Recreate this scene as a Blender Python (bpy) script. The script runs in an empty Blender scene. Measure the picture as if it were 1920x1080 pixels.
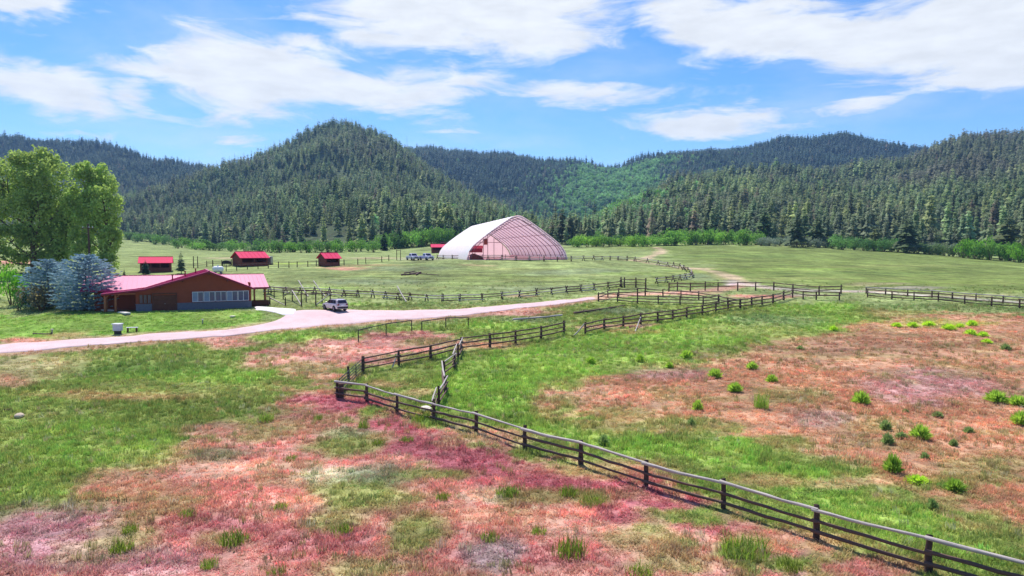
import bpy, math, random
import numpy as np
from mathutils import Vector, Matrix, Euler

random.seed(7)
RNG = np.random.default_rng(11)
scn = bpy.context.scene
COL = scn.collection
PI = math.pi
rad = math.radians

# ------------------------------------------------------------------ camera
F = 1300.0                                   # focal length in photo pixels (1920 wide)
EYE = 11.5
PITCH = math.atan(70.0 / F)
cam_d = bpy.data.cameras.new('camera')
cam_d.sensor_width = 36.0
cam_d.lens = F / 1920.0 * 36.0
cam_d.clip_start = 0.5
cam_d.clip_end = 12000
cam = bpy.data.objects.new('camera', cam_d)
COL.objects.link(cam)
cam.location = (0, 0, EYE)
cam.rotation_euler = (PI / 2 - PITCH, 0, 0)
scn.camera = cam

# ------------------------------------------------------------------ light
SUN_EL, SUN_AZ = rad(58), rad(-24)            # azimuth clockwise from the view direction
sd = Vector((math.sin(SUN_AZ) * math.cos(SUN_EL), math.cos(SUN_AZ) * math.cos(SUN_EL), math.sin(SUN_EL)))
sun_d = bpy.data.lights.new('sun', 'SUN')
sun_d.energy = 4.2
sun_d.angle = rad(0.53)
sun_d.color = (1.0, 0.955, 0.88)
sun = bpy.data.objects.new('sun', sun_d)
COL.objects.link(sun)
sun.rotation_euler = (-sd).to_track_quat('-Z', 'Y').to_euler()

scn.view_settings.view_transform = 'Standard'
scn.view_settings.look = 'None'
scn.view_settings.gamma = 1.0
scn.view_settings.exposure = 0.55
scn.view_settings.use_curve_mapping = False
scn.cycles.max_bounces = 8
scn.cycles.diffuse_bounces = 5
scn.cycles.glossy_bounces = 2
scn.cycles.transmission_bounces = 4
scn.cycles.transparent_max_bounces = 6
scn.cycles.volume_bounces = 0
scn.cycles.use_denoising = True
scn.cycles.caustics_reflective = False
scn.cycles.caustics_refractive = False


# ------------------------------------------------------------------ node helpers
class NT:
    def __init__(self, tree):
        self.t = tree
        tree.nodes.clear()

    def n(self, kind, **kw):
        nd = self.t.nodes.new(kind)
        ins = kw.pop('ins', {})
        for k, v in kw.items():
            setattr(nd, k, v)
        for k, v in ins.items():
            self.set(nd, k, v)
        return nd

    def set(self, nd, k, v):
        s = nd.inputs[k]
        if isinstance(v, bpy.types.NodeSocket):
            self.t.links.new(v, s)
        else:
            s.default_value = v

    def math(self, op, a, b=None, c=None, clamp=False):
        nd = self.n('ShaderNodeMath', operation=op, use_clamp=clamp)
        for i, v in enumerate((a, b, c)):
            if v is not None:
                self.set(nd, i, v)
        return nd.outputs[0]

    def vmath(self, op, a, b=None, scale=None):
        nd = self.n('ShaderNodeVectorMath', operation=op)
        self.set(nd, 0, a)
        if b is not None:
            self.set(nd, 1, b)
        if scale is not None:
            self.set(nd, 'Scale', scale)
        return nd.outputs['Value'] if op in ('LENGTH', 'DOT_PRODUCT', 'DISTANCE') else nd.outputs[0]

    def noise(self, vec, scale, detail=3, rough=0.55, dist=0.0, out='Fac'):
        nd = self.n('ShaderNodeTexNoise', ins={'Scale': scale, 'Detail': detail, 'Roughness': rough, 'Distortion': dist})
        if vec is not None:
            self.set(nd, 'Vector', vec)
        return nd.outputs[out]

    def ramp(self, v, a, b, c=0.0, d=1.0, smooth=False):
        nd = self.n('ShaderNodeMapRange', interpolation_type='SMOOTHSTEP' if smooth else 'LINEAR', clamp=True)
        for k, x in (('Value', v), ('From Min', a), ('From Max', b), ('To Min', c), ('To Max', d)):
            self.set(nd, k, x)
        return nd.outputs[0]

    def mix(self, f, a, b, mode='MIX'):
        nd = self.n('ShaderNodeMix', data_type='RGBA', blend_type=mode)
        self.set(nd, 0, f)
        self.set(nd, 6, a)
        self.set(nd, 7, b)
        return nd.outputs[2]

    def out(self, surf):
        o = self.n('ShaderNodeOutputMaterial')
        self.t.links.new(surf, o.inputs['Surface'])


def lin(r, g, b):
    f = lambda c: c / 12.92 if c <= 0.04045 else ((c + 0.055) / 1.055) ** 2.4
    return (f(r / 255), f(g / 255), f(b / 255))


# ------------------------------------------------------------------ sky (world)
world = bpy.data.worlds.new('World')
scn.world = world
world.use_nodes = True
w = NT(world.node_tree)
sky = w.n('ShaderNodeTexSky', sky_type='NISHITA', sun_disc=False, sun_elevation=SUN_EL, sun_rotation=SUN_AZ,
          altitude=1800.0, air_density=1.0, dust_density=0.9, ozone_density=2.0)
tc = w.n('ShaderNodeTexCoord')
dirv = tc.outputs['Generated']
sep = w.n('ShaderNodeSeparateXYZ', ins={0: dirv})
dx, dy, dz = sep.outputs
az = w.math('ARCTAN2', dx, dy)
el = w.math('ARCSINE', dz)
zc = w.math('ADD', w.math('MAXIMUM', dz, 0.0), 0.13)
q = w.n('ShaderNodeCombineXYZ', ins={0: w.math('DIVIDE', dx, zc), 1: w.math('DIVIDE', dy, zc), 2: 0.0}).outputs[0]
ae = w.n('ShaderNodeCombineXYZ', ins={0: az, 1: w.math('MULTIPLY', el, 3.6), 2: 0.0}).outputs[0]
wv = w.noise(ae, 5.0, 5, 0.62, 0.3, out='Color')
warp = w.vmath('SCALE', w.vmath('SUBTRACT', wv, (0.5, 0.5, 0.5)), scale=0.16)
ws = w.n('ShaderNodeSeparateXYZ', ins={0: warp})
az2 = w.math('ADD', az, ws.outputs[0])
el2 = w.math('ADD', el, w.math('MULTIPLY', ws.outputs[1], 0.42))
blobs = [(30, 22, 85, 30, 1), (80, 170, 150, 42, 1), (250, 178, 55, 30, .8), (470, 140, 190, 66, 1), (720, 165, 210, 42, .8),
         (560, 75, 70, 22, .7), (890, 38, 240, 66, 1.1), (1060, 25, 90, 42, .9), (1300, 18, 110, 40, .8), (1420, 62, 190, 48, 1),
         (1640, 70, 160, 55, 1), (1830, 55, 230, 85, 1.2), (1860, 120, 110, 36, 1), (1120, 182, 190, 26, .75),
         (1330, 228, 160, 24, .85), (1560, 198, 80, 22, .7), (450, 260, 85, 20, .6), (850, 240, 70, 12, .5),
         (150, 242, 90, 11, .5), (300, 215, 110, 12, .45), (-200, 100, 180, 60, 1), (2150, 120, 200, 60, 1)]
acc = None
for (bx_, by_, rx_, ry_, wt) in blobs:
    a0 = math.atan((bx_ - 960) / F)
    ca = math.cos(a0)
    e0 = math.atan((470 - by_) / F * ca)
    ra = rx_ / F * ca * ca * 1.25
    re = ry_ / F * ca * 1.2
    u = w.math('MULTIPLY', w.math('SUBTRACT', az2, a0), 1 / ra)
    v = w.math('MULTIPLY', w.math('SUBTRACT', el2, e0), 1 / re)
    d2 = w.math('ADD', w.math('MULTIPLY', u, u), w.math('MULTIPLY', v, v))
    g = w.math('MULTIPLY', w.math('POWER', 2.718, w.math('MULTIPLY', d2, -1.0)), wt)
    acc = g if acc is None else w.math('MAXIMUM', acc, g)
fb = w.noise(ae, 8.0, 10, 0.60, 0.6)
fb2 = w.noise(q, 1.1, 6, 0.6, 0.2)
gen = w.ramp(fb2, 0.5, 0.72, 0, 0.75, True)
outside = w.ramp(w.math('MAXIMUM', w.math('MULTIPLY', w.math('ABSOLUTE', az), 0.62), el), 0.42, 0.6, 0, 1, True)
base_d = w.math('ADD', acc, w.math('MULTIPLY', gen, outside))
dens = w.math('ADD', base_d, w.math('MULTIPLY', w.math('SUBTRACT', fb, 0.5), 1.5))
cl = w.ramp(dens, 0.24, 0.74, 0, 0.97, True)
wisp = w.math('MULTIPLY', w.ramp(fb2, 0.42, 0.75, 0, 0.30, True), w.ramp(dz, 0.0, 0.1))
cl = w.math('MAXIMUM', cl, wisp)
shade = w.ramp(w.noise(ae, 14.0, 6, 0.6), 0.35, 0.65, 0.86, 1.0)
ccol = w.vmath('SCALE', (6.9, 7.1, 7.3), scale=shade)
hs = w.n('ShaderNodeHueSaturation', ins={'Saturation': 1.32, 'Value': 1.15, 'Color': sky.outputs[0]})
tint = w.mix(1.0, hs.outputs[0], (1.0, 1.0, 1.08, 1), 'MULTIPLY')
skymix = w.mix(cl, tint, ccol)
bg = w.n('ShaderNodeBackground', ins={'Color': skymix, 'Strength': 0.1})
wo = w.n('ShaderNodeOutputWorld')
w.t.links.new(bg.outputs[0], wo.inputs[0])


# ------------------------------------------------------------------ noise (numpy)
_perm = np.random.default_rng(3).permutation(512)
_grad = np.random.default_rng(4).random(512) * 2 - 1


def vnoise(x, y):
    xi = np.floor(x).astype(np.int64)
    yi = np.floor(y).astype(np.int64)
    fx, fy = x - xi, y - yi
    fx = fx * fx * (3 - 2 * fx)
    fy = fy * fy * (3 - 2 * fy)

    def h(a, b):
        return _grad[_perm[(a + _perm[b & 511]) & 511]]
    a = h(xi, yi) * (1 - fx) + h(xi + 1, yi) * fx
    b = h(xi, yi + 1) * (1 - fx) + h(xi + 1, yi + 1) * fx
    return a * (1 - fy) + b * fy


def fbm(x, y, s, o=4, g=0.5):
    x = np.asarray(x, float) / s
    y = np.asarray(y, float) / s
    t, amp, tot = 0.0, 1.0, 0.0
    for i in range(o):
        t = t + amp * vnoise(x + 17.3 * i, y - 9.1 * i)
        tot += amp
        amp *= g
        x, y = x * 2.03, y * 2.03
    return t / tot


def sstep(a, b, x):
    t = np.clip((x - a) / (b - a), 0, 1)
    return t * t * (3 - 2 * t)


# ------------------------------------------------------------------ terrain
# columns: photo column -> depth/height of the foot of the forest, front hill crest, back ridge
TL = {-700: (445, 560), -300: (445, 560), 0: (446, 560), 250: (444, 600), 330: (458, 520), 400: (466, 480), 480: (468, 430), 560: (467, 400),
      700: (467, 370), 800: (462, 350), 900: (460, 340), 1050: (460, 340), 1150: (459, 340), 1300: (456, 340),
      1420: (458, 325), 1500: (462, 310), 1700: (472, 300), 1920: (487, 280), 2600: (500, 260)}
HA = {-700: (330, 700), -300: (400, 800), 0: (384, 850), 150: (368, 880), 250: (358, 920), 330: (338, 960), 400: (316, 1000), 480: (287, 1060),
      560: (249, 1110), 600: (234, 1140), 630: (230, 1150), 690: (240, 1150), 740: (268, 1120), 790: (304, 1080), 850: (346, 1000),
      900: (372, 900), 960: (394, 780), 1020: (408, 640), 1080: (404, 600), 1150: (378, 700), 1230: (340, 780),
      1310: (306, 860), 1400: (302, 900), 1500: (304, 950), 1570: (305, 960), 1640: (302, 980), 1700: (290, 1000),
      1760: (267, 1000), 1850: (248, 1000), 1920: (239, 1000), 2100: (222, 1000), 2600: (230, 950)}
HB = {-700: (240, 1500), -300: (243, 1500), 0: (250, 1500), 100: (253, 1500), 200: (261, 1500), 250: (271, 1500), 330: (292, 1500), 400: (316, 1500), 480: (330, 1550),
      560: (330, 1600), 690: (300, 1700), 740: (282, 1700), 790: (264, 1720), 850: (262, 1720), 900: (271, 1720),
      960: (280, 1740), 1020: (288, 1750), 1080: (285, 1750), 1150: (288, 1750), 1230: (284, 1750), 1310: (268, 1720),
      1400: (259, 1700), 1500: (256, 1700), 1570: (249, 1700), 1640: (261, 1650), 1700: (269, 1650), 1760: (271, 1600),
      1920: (272, 1600), 2600: (270, 1600)}
FIELD_L = [(0, 0), (45, 0), (70, 1.45), (95, 3.5), (130, 6.3), (165, 8.4), (200, 9.6)]
FIELD_C = [(0, 0), (45, 0), (70, 1.45), (95, 3.5), (130, 6.3), (160, 8.9), (172, 9.3), (240, 9.6)]
FIELD_R = [(0, 0), (45, 0), (70, 1.45), (95, 3.5), (115, 4.8), (140, 5.3)]
FIELD_M = [(0, 0), (45, 0), (70, 1.45), (95, 3.5), (130, 6.0), (165, 7.6), (220, 10.2)]


def _tab(tb, col):
    k = sorted(tb)
    return [np.interp(col, k, [tb[i][j] for i in k]) for j in (0, 1)]


COLS = np.arange(-700, 2601, 10.0)
DEP = np.geomspace(6, 3600, 640)


def _profile(c):
    yt, dt = _tab(TL, c)
    ya, da = _tab(HA, c)
    yb, db = _tab(HB, c)
    zt = EYE - (yt - 470) * dt / F
    za = EYE + (470 - ya) * da / F - 15
    zb = EYE + (470 - yb) * db / F - 15

    def fl(tb):
        return np.interp(DEP, [p[0] for p in tb], [p[1] for p in tb]), tb[-1]
    wl = float(np.interp(c, [560, 780], [1, 0]))
    wr = float(np.interp(c, [1350, 1750], [0, 1]))
    wm = float(np.interp(c, [1080, 1250, 1350, 1750], [0, 1, 1, 0]))
    wc = max(0.0, 1 - wl - wr - wm)
    pts = []
    z = 0
    for wgt, tb in ((wl, FIELD_L), (wc, FIELD_C), (wr, FIELD_R), (wm, FIELD_M)):
        if wgt > 0:
            t2 = tb + [(dt, zt)]
            dmid = dt + 0.45 * (da - dt)
            t2 += [(dmid, zt + 0.36 * (za - zt)), (da, za)]
            dip = 22 if zb > za - 40 else 50
            t2 += [(da + 0.3 * (db - da), za - dip), (db, zb), (db + 700, zb - 120), (4000, zb - 150)]
            z = z + wgt * np.interp(DEP, [p[0] for p in t2], [p[1] for p in t2])
    return z


HT = np.array([_profile(c) for c in COLS])          # (cols, depths)


def _smooth(a, k, ax):
    ker = np.hanning(k + 2)[1:-1]
    ker /= ker.sum()
    p = k // 2
    pad = [(p, p) if i == ax else (0, 0) for i in range(2)]
    b = np.pad(a, pad, mode='edge')
    return np.apply_along_axis(lambda v: np.convolve(v, ker, 'valid'), ax, b)


HT = _smooth(HT, 13, 1)
HT = _smooth(HT, 5, 0)

# house, barn footprints (levelled pads)
HOUSE_O = np.array([-49.5, 91.0]); HOUSE_PHI = rad(26); HOUSE_Z = 3.5
BARN_O = np.array([-10.8, 165.0]); BARN_W = 25.0; BARN_L = 69.0; BARN_Z = 9.32
BARN_AX = np.array([-0.203, 0.979]); BARN_T = np.array([0.979, 0.203])


def _rect(x, y, o, t, n, u0, u1, v0, v1, m):
    u = (x - o[0]) * t[0] + (y - o[1]) * t[1]
    v = (x - o[0]) * n[0] + (y - o[1]) * n[1]
    d = np.maximum(np.maximum(u0 - u, u - u1), np.maximum(v0 - v, v - v1))
    return 1 - sstep(0, m, d)


HC, HS = math.cos(HOUSE_PHI), math.sin(HOUSE_PHI)


def H(x, y):
    x = np.asarray(x, float)
    y = np.asarray(y, float)
    yy = np.maximum(y, 6.0)
    c = np.clip(960 + F * x / yy, -700, 2599)
    ci = (c + 700) / 10
    di = np.log(np.clip(yy, 6, 3599) / 6) / math.log(600) * 639
    a = np.floor(ci).astype(int); b = np.floor(di).astype(int)
    a = np.clip(a, 0, len(COLS) - 2); b = np.clip(b, 0, 638)
    fa, fb_ = ci - a, di - b
    z = (HT[a, b] * (1 - fa) + HT[a + 1, b] * fa) * (1 - fb_) + (HT[a, b + 1] * (1 - fa) + HT[a + 1, b + 1] * fa) * fb_
    far = sstep(380, 900, yy)
    rr = np.abs(fbm(x, y, 190.0, 4, 0.5))
    z = z + far * (9 - 42 * rr) + fbm(x + 50, y, 34.0, 3) * (0.35 + 1.2 * sstep(200, 420, yy)) * sstep(18, 60, yy)
    z = z + fbm(x, y, 6.0, 3) * 0.16 * (1 - sstep(110, 170, yy))
    # lawn knoll in front of the house
    p = _rect(x, y, HOUSE_O, (HC, HS), (-HS, HC), -7, 18, -1.5, 16, 7.0)
    z = z * (1 - p) + HOUSE_Z * p
    p = _rect(x, y, BARN_O, BARN_T, BARN_AX, -2, BARN_W + 2, -3, BARN_L + 2, 12.0)
    z = z * (1 - p) + (BARN_Z - 0.06) * p
    return z


def h1(x, y):
    return float(H(np.array([x]), np.array([y]))[0])


_cp, _sp = math.cos(PITCH), math.sin(PITCH)


def raydir(px, py):
    u, v = (px - 960) / F, (540 - py) / F
    return np.array([u, _cp + v * _sp, -_sp + v * _cp])


_T = np.geomspace(14, 2600, 900)


def P(px, py):
    """photo pixel -> the point of the ground it shows"""
    d = raydir(px, py)
    X, Y, Z = d[0] * _T, d[1] * _T, EYE + d[2] * _T
    below = np.nonzero(Z < H(X, Y))[0]
    if len(below) == 0:
        raise ValueError('no ground at %s %s' % (px, py))
    i = below[0]
    lo, hi = _T[max(i - 1, 0)], _T[i]
    for _ in range(3):
        tt = np.linspace(lo, hi, 12)
        k = np.nonzero(EYE + d[2] * tt < H(d[0] * tt, d[1] * tt))[0]
        k = k[0] if len(k) else 11
        lo, hi = tt[max(k - 1, 0)], tt[k]
    t = 0.5 * (lo + hi)
    x, y = d[0] * t, d[1] * t
    return Vector((x, y, h1(x, y)))


def at_depth(px, y):
    x = (px - 960) / F * y / 1.0
    return Vector((x, y, h1(x, y)))


# ------------------------------------------------------------------ ground colours (patches in world metres)
CC0 = dict(
    pink=lin(218, 150, 134), mag=lin(188, 98, 108), orange=lin(206, 150, 110), cream=lin(232, 180, 150), lav=lin(196, 146, 156),
    green=lin(132, 148, 64), lush=lin(140, 170, 60), olive=lin(150, 152, 82), gg=lin(128, 142, 104), field=lin(122, 138, 64),
    meadow=lin(142, 156, 90), red=lin(214, 132, 118), dark=lin(84, 118, 50), yell=lin(160, 182, 70), lawn=lin(128, 162, 56),
    mound=lin(128, 140, 78), tan=lin(190, 165, 130), gravel=lin(222, 198, 206), rust=lin(196, 144, 110), grey=lin(160, 140, 140),
    silver=lin(196, 190, 160), forest=lin(70, 84, 58), slope=lin(88, 102, 70), aspen=lin(112, 160, 92))
CC = {}
for k_, v_ in CC0.items():
    l_ = v_[0] * .3 + v_[1] * .55 + v_[2] * .15
    ds = .2 if k_ in ('pink', 'mag', 'orange', 'rust', 'red', 'cream') else .12
    CC[k_] = tuple((c * (1 - ds) + l_ * ds) * (0.85 if k_ in ('mound', 'meadow', 'field', 'gg') else (0.80 if k_ in ('pink', 'mag', 'rust', 'orange', 'cream', 'lav') else 0.92)) for c in v_)
# (colour, edge softness m, warp m, polygon in photo pixels)
POLYS = [
    ('field', 6, 4, [(1060, 548), (1300, 500), (1240, 470), (1100, 464), (1300, 459), (1500, 464), (1700, 474), (1900, 490), (2300, 520), (2300, 566), (1700, 548), (1450, 536), (1250, 542)]),
    ('green', 3, 3, [(-300, 668), (0, 668), (300, 645), (560, 622), (700, 606), (860, 598), (1120, 565), (1500, 570), (1920, 592), (2300, 600), (2300, 1300), (-300, 1300)]),
    ('lawn', 1.5, 1.2, [(-200, 645), (0, 640), (200, 630), (400, 619), (500, 605), (532, 592), (500, 583), (300, 584), (100, 585), (-200, 600)]),
    ('orange', 3.6, 3.5, [(980, 760), (1120, 690), (1330, 660), (1500, 628), (1640, 580), (1800, 588), (2300, 596), (2300, 1000), (1920, 960), (1700, 930), (1500, 880), (1360, 830), (1150, 800)]),
    ('pink', 2.5, 2.5, [(-300, 1030), (0, 960), (200, 890), (310, 830), (420, 780), (520, 735), (600, 700), (660, 690), (640, 745), (800, 795), (1000, 848), (1220, 920), (1360, 960), (1540, 1015), (1760, 1075), (2100, 1200), (-300, 1300)]),
    ('mag', 1.8, 2.0, [(520, 745), (640, 735), (760, 790), (990, 850), (1200, 915), (1330, 965), (1150, 960), (900, 900), (740, 860), (620, 800)]),
    ('pink', 2.0, 2.0, [(460, 660), (600, 640), (690, 625), (860, 622), (880, 640), (760, 665), (690, 690), (600, 715), (520, 700)]),
    ('lush', 2.0, 2.5, [(870, 665), (1080, 628), (1250, 612), (1470, 572), (1620, 568), (1560, 620), (1380, 650), (1150, 690), (1010, 740), (980, 790), (1200, 800), (1450, 860), (1600, 930), (1800, 990), (2050, 1060), (1900, 1060), (1540, 950), (1230, 880), (1000, 820), (850, 775), (845, 700)]),
]
# (colour, weight, cx, cy, rx, ry) small patches, photo pixels
ELLS = [
    ('green', .8, 200, 760, 330, 60), ('lush', .6, 330, 705, 250, 26), ('lush', .7, 200, 835, 180, 50), ('olive', .7, 330, 728, 260, 16),
    ('dark', .5, 300, 690, 150, 16), ('tan', .6, 60, 690, 130, 24), ('orange', .5, 230, 742, 190, 9), ('pink', .6, 20, 715, 60, 14),
    ('lush', .8, 70, 920, 110, 40), ('yell', .5, 290, 850, 60, 22), ('olive', .6, 500, 800, 60, 26),
    ('red', .85, 60, 640, 75, 8), ('orange', .6, 130, 628, 40, 6), ('pink', .6, 430, 640, 45, 10),
    ('lav', .75, 130, 1000, 180, 70), ('orange', .8, 300, 930, 140, 60), ('cream', .85, 450, 876, 90, 22), ('orange', .6, 400, 850, 80, 24),
    ('mag', .65, 420, 985, 130, 36), ('mag', .6, 620, 1010, 120, 40), ('lav', .6, 300, 1050, 120, 30), ('cream', .55, 600, 950, 120, 22),
    ('orange', .6, 930, 965, 170, 24), ('cream', .5, 900, 820, 130, 14), ('orange', .6, 1120, 880, 160, 18), ('orange', .6, 1500, 1010, 160, 22),
    ('cream', .4, 1050, 990, 120, 22), ('mag', .45, 1000, 1040, 200, 20), ('mag', .5, 560, 790, 80, 14), ('mag', .5, 1650, 1060, 120, 20),
    ('green', .85, 660, 835, 75, 24), ('gg', .7, 650, 810, 60, 14), ('silver', .85, 650, 890, 80, 20), ('green', .85, 700, 930, 110, 40),
    ('gg', .7, 730, 890, 70, 24), ('green', .75, 820, 890, 80, 14), ('green', .8, 800, 1000, 60, 40), ('grey', .85, 940, 1040, 60, 40),
    ('green', .65, 640, 980, 80, 22), ('olive', .7, 700, 1060, 110, 24), ('green', .6, 1010, 930, 110, 18), ('lush', .5, 1110, 940, 40, 14),
    ('olive', .6, 1210, 1000, 90, 30), ('green', .75, 1390, 1020, 60, 24), ('lush', .6, 1480, 1055, 34, 14), ('olive', .6, 1260, 1050, 70, 30),
    ('gg', .6, 420, 850, 70, 14), ('green', .4, 250, 1010, 70, 30), ('olive', .5, 420, 1010, 60, 20), ('silver', .4, 900, 930, 60, 14),
    ('olive', .6, 1180, 770, 70, 12), ('green', .6, 1250, 790, 80, 12), ('orange', .6, 1420, 900, 90, 14), ('cream', .5, 1560, 905, 80, 12), ('orange', .5, 1180, 720, 60, 10), ('olive', .5, 1060, 720, 60, 12),
    ('lush', .5, 900, 513, 140, 2.2), ('lush', .45, 1000, 521, 120, 2.0), ('lush', .4, 620, 520, 110, 2.2), ('dark', .4, 760, 516, 140, 2.0), ('dark', .35, 1050, 526, 110, 1.8), ('yell', .4, 860, 531, 130, 1.6), ('dark', .35, 600, 531, 120, 2), ('olive', .5, 960, 503, 120, 2),
    ('lush', .4, 1450, 505, 200, 3), ('dark', .3, 1600, 512, 220, 3), ('olive', .4, 1500, 522, 200, 2.5), ('yell', .35, 1750, 530, 180, 2.5), ('dark', .3, 1380, 480, 160, 3), ('olive', .35, 1700, 498, 180, 2.5),
    # corral inside
    ('green', .8, 730, 700, 70, 18), ('olive', .5, 770, 715, 60, 12), ('rust', .6, 725, 722, 40, 8), ('rust', .5, 790, 735, 40, 8),
    ('mag', .75, 560, 650, 0.1, 0.1), ('mag', .7, 740, 632, 70, 8), ('mag', .7, 730, 675, 60, 8), ('olive', .6, 800, 640, 60, 8), ('cream', .6, 620, 655, 90, 8),
    ('olive', .6, 590, 690, 70, 16), ('lush', .75, 560, 632, 120, 10), ('gg', .5, 640, 620, 90, 6), ('lush', .8, 960, 612, 100, 9), ('gg', .6, 1010, 600, 90, 6),
    ('pink', .85, 950, 585, 110, 6), ('rust', .6, 1030, 575, 50, 4), ('yell', .7, 1018, 578, 14, 3), ('orange', .6, 940, 648, 60, 7), ('red', .5, 900, 645, 50, 6),
    ('pink', .8, 1160, 612, 90, 5), ('orange', .6, 1190, 622, 60, 4), ('gg', .7, 1180, 585, 90, 7), ('green', .6, 1080, 598, 70, 6),
    ('red', .85, 1440, 556, 70, 5), ('red', .6, 1260, 552, 90, 3), ('lush', .5, 1180, 557, 60, 4), ('grey', .5, 1500, 553, 60, 3),
    # right pasture
    ('lush', .55, 920, 690, 60, 20), ('lush', .8, 940, 720, 90, 40), ('green', .6, 1120, 800, 120, 26), ('yell', .4, 1050, 690, 90, 18),
    ('lav', .6, 1750, 725, 130, 34), ('rust', .6, 1640, 660, 180, 20), ('lav', .5, 1260, 700, 90, 18), ('olive', .5, 1480, 745, 90, 18),
    ('grey', .5, 1530, 790, 80, 20), ('olive', .6, 1400, 620, 140, 14), ('gg', .6, 1450, 600, 110, 12), ('green', .6, 1640, 590, 140, 10),
    ('olive', .5, 1300, 800, 90, 20), ('green', .65, 1460, 840, 60, 28), ('cream', .5, 1130, 735, 110, 14), ('cream', .4, 1600, 850, 100, 18),
    ('olive', .5, 1850, 880, 120, 30), ('cream', .4, 1250, 760, 60, 16), ('yell', .5, 1780, 606, 120, 8), ('red', .4, 1850, 600, 110, 5),
    ('rust', .6, 1560, 640, 120, 10), ('green', .5, 1700, 950, 110, 24), ('olive', .4, 1650, 800, 90, 20),
    # fields behind
    ('mound', .9, 820, 520, 330, 22), ('gg', .6, 760, 503, 110, 6), ('gg', .6, 700, 528, 120, 6), ('gg', .6, 1080, 508, 110, 6), ('gg', .6, 1000, 540, 120, 5),
    ('field', .7, 960, 520, 140, 5), ('lush', .5, 620, 541, 70, 4), ('field', .8, 700, 572, 120, 5), ('lush', .6, 640, 570, 70, 4), ('lush', .4, 1190, 513, 80, 3),
    ('orange', .9, 640, 503, 55, 3.2), ('red', .8, 640, 505, 35, 1.6), ('orange', .5, 700, 497, 60, 2.5), ('yell', .8, 545, 494, 40, 2.5),
    ('meadow', .9, 330, 478, 160, 16), ('meadow', .9, 620, 480, 150, 6), ('tan', .6, 700, 484, 60, 2), ('tan', .6, 430, 484, 50, 2), ('red', .85, 30, 492, 60, 5),
    ('mound', .8, 560, 520, 90, 12), ('pink', .5, 975, 555, 40, 2.5), ('rust', .5, 900, 497, 40, 2),
    ('tan', .8, 1212, 484, 18, 2.5), ('tan', .7, 1200, 488, 22, 1.6), ('tan', .75, 1236, 473, 14, 4), ('gravel', .8, 1390, 532, 34, 3.5), ('tan', .75, 1365, 518, 22, 5),
    ('tan', .7, 1305, 504, 45, 2.2), ('gg', .7, 1310, 520, 50, 8), ('grey', .6, 1700, 540, 90, 3), ('tan', .4, 1650, 532, 60, 3), ('tan', .4, 1800, 554, 150, 2.5), ('pink', .5, 1620, 546, 60, 2),
    ('grey', .5, 800, 486, 60, 2.5),
]


STROKES = [('pink', .75, 1.6, [(1095, 562), (1150, 555), (1200, 551), (1260, 549), (1330, 546), (1375, 538), (1395, 533)]), ('cream', .5, .8, [(1110, 559), (1170, 553), (1250, 549)]),
           ('pink', .6, 1.3, [(-60, 669), (100, 657), (280, 643), (450, 629), (560, 616), (700, 604), (860, 594), (950, 583), (1090, 566)]), ('cream', .5, 1.0, [(0, 647), (200, 632), (400, 620), (500, 606)]), ('pink', .7, 2.2, [(420, 636), (440, 645)]), ('olive', .5, .9, [(600, 580), (740, 582), (900, 576), (1080, 560)]),
           ('tan', .85, 1.3, [(1212, 484), (1235, 476), (1244, 470), (1232, 464)]), ('tan', .8, 1.1, [(1150, 487), (1190, 489), (1230, 496), (1262, 500), (1300, 503), (1335, 508)]),
           ('tan', .85, 1.6, [(1335, 508), (1360, 516), (1380, 526), (1400, 534), (1440, 540)]), ('gravel', .45, 1.4, [(1370, 526), (1395, 533), (1450, 541), (1600, 546), (1740, 554), (1900, 566), (2000, 572)]),
           ('tan', .6, .9, [(1365, 514), (1385, 524), (1410, 533)]), ('olive', .5, 1.0, [(1240, 500), (1300, 507), (1330, 513), (1360, 525)])]


def _poly_world(pix):
    out = []
    n = len(pix)
    for i in range(n):
        a, b = pix[i], pix[(i + 1) % n]
        k = max(1, int(math.hypot(b[0] - a[0], b[1] - a[1]) / 60))
        for j in range(k):
            t = j / k
            p = P(a[0] + (b[0] - a[0]) * t, a[1] + (b[1] - a[1]) * t)
            out.append((p.x, p.y))
    return np.array(out)


WPOLY = [(c, s, wp, _poly_world(pp)) for c, s, wp, pp in POLYS]
WELL = []
for c_, wt_, cx_, cy_, rx_, ry_ in ELLS:
    p0 = P(cx_, cy_)
    ax_ = P(cx_ + rx_, cy_) - p0
    a1, a2 = P(cx_, cy_ - ry_), P(cx_, cy_ + ry_)
    if (a1 - a2).length < 0.01:
        continue
    ay_ = (a1 - a2) * 0.5
    p0 = (a1 + a2) * 0.5
    M2 = np.array([[ax_.x, ay_.x], [ax_.y, ay_.y]])
    WELL.append((c_, wt_, p0.x, p0.y, np.linalg.inv(M2), math.sqrt(abs(np.linalg.det(M2)))))


WSTR = [(c, wt, wd, np.array([(P(*p).x, P(*p).y) for p in pp])) for c, wt, wd, pp in STROKES]


def sdist(x, y, poly):
    """signed distance to a polygon, negative inside"""
    d = np.full(x.shape, 1e9)
    ins = np.zeros(x.shape, bool)
    n = len(poly)
    for i in range(n):
        ax, ay = poly[i]
        bx, by = poly[(i + 1) % n]
        ex, ey = bx - ax, by - ay
        t = np.clip(((x - ax) * ex + (y - ay) * ey) / (ex * ex + ey * ey + 1e-9), 0, 1)
        d = np.minimum(d, (x - ax - ex * t) ** 2 + (y - ay - ey * t) ** 2)
        if ay != by:
            cr = ((ay > y) != (by > y)) & (x < (bx - ax) * (y - ay) / (by - ay) + ax)
            ins ^= cr
    d = np.sqrt(d)
    return np.where(ins, -d, d)


TLK = sorted(TL)


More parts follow.
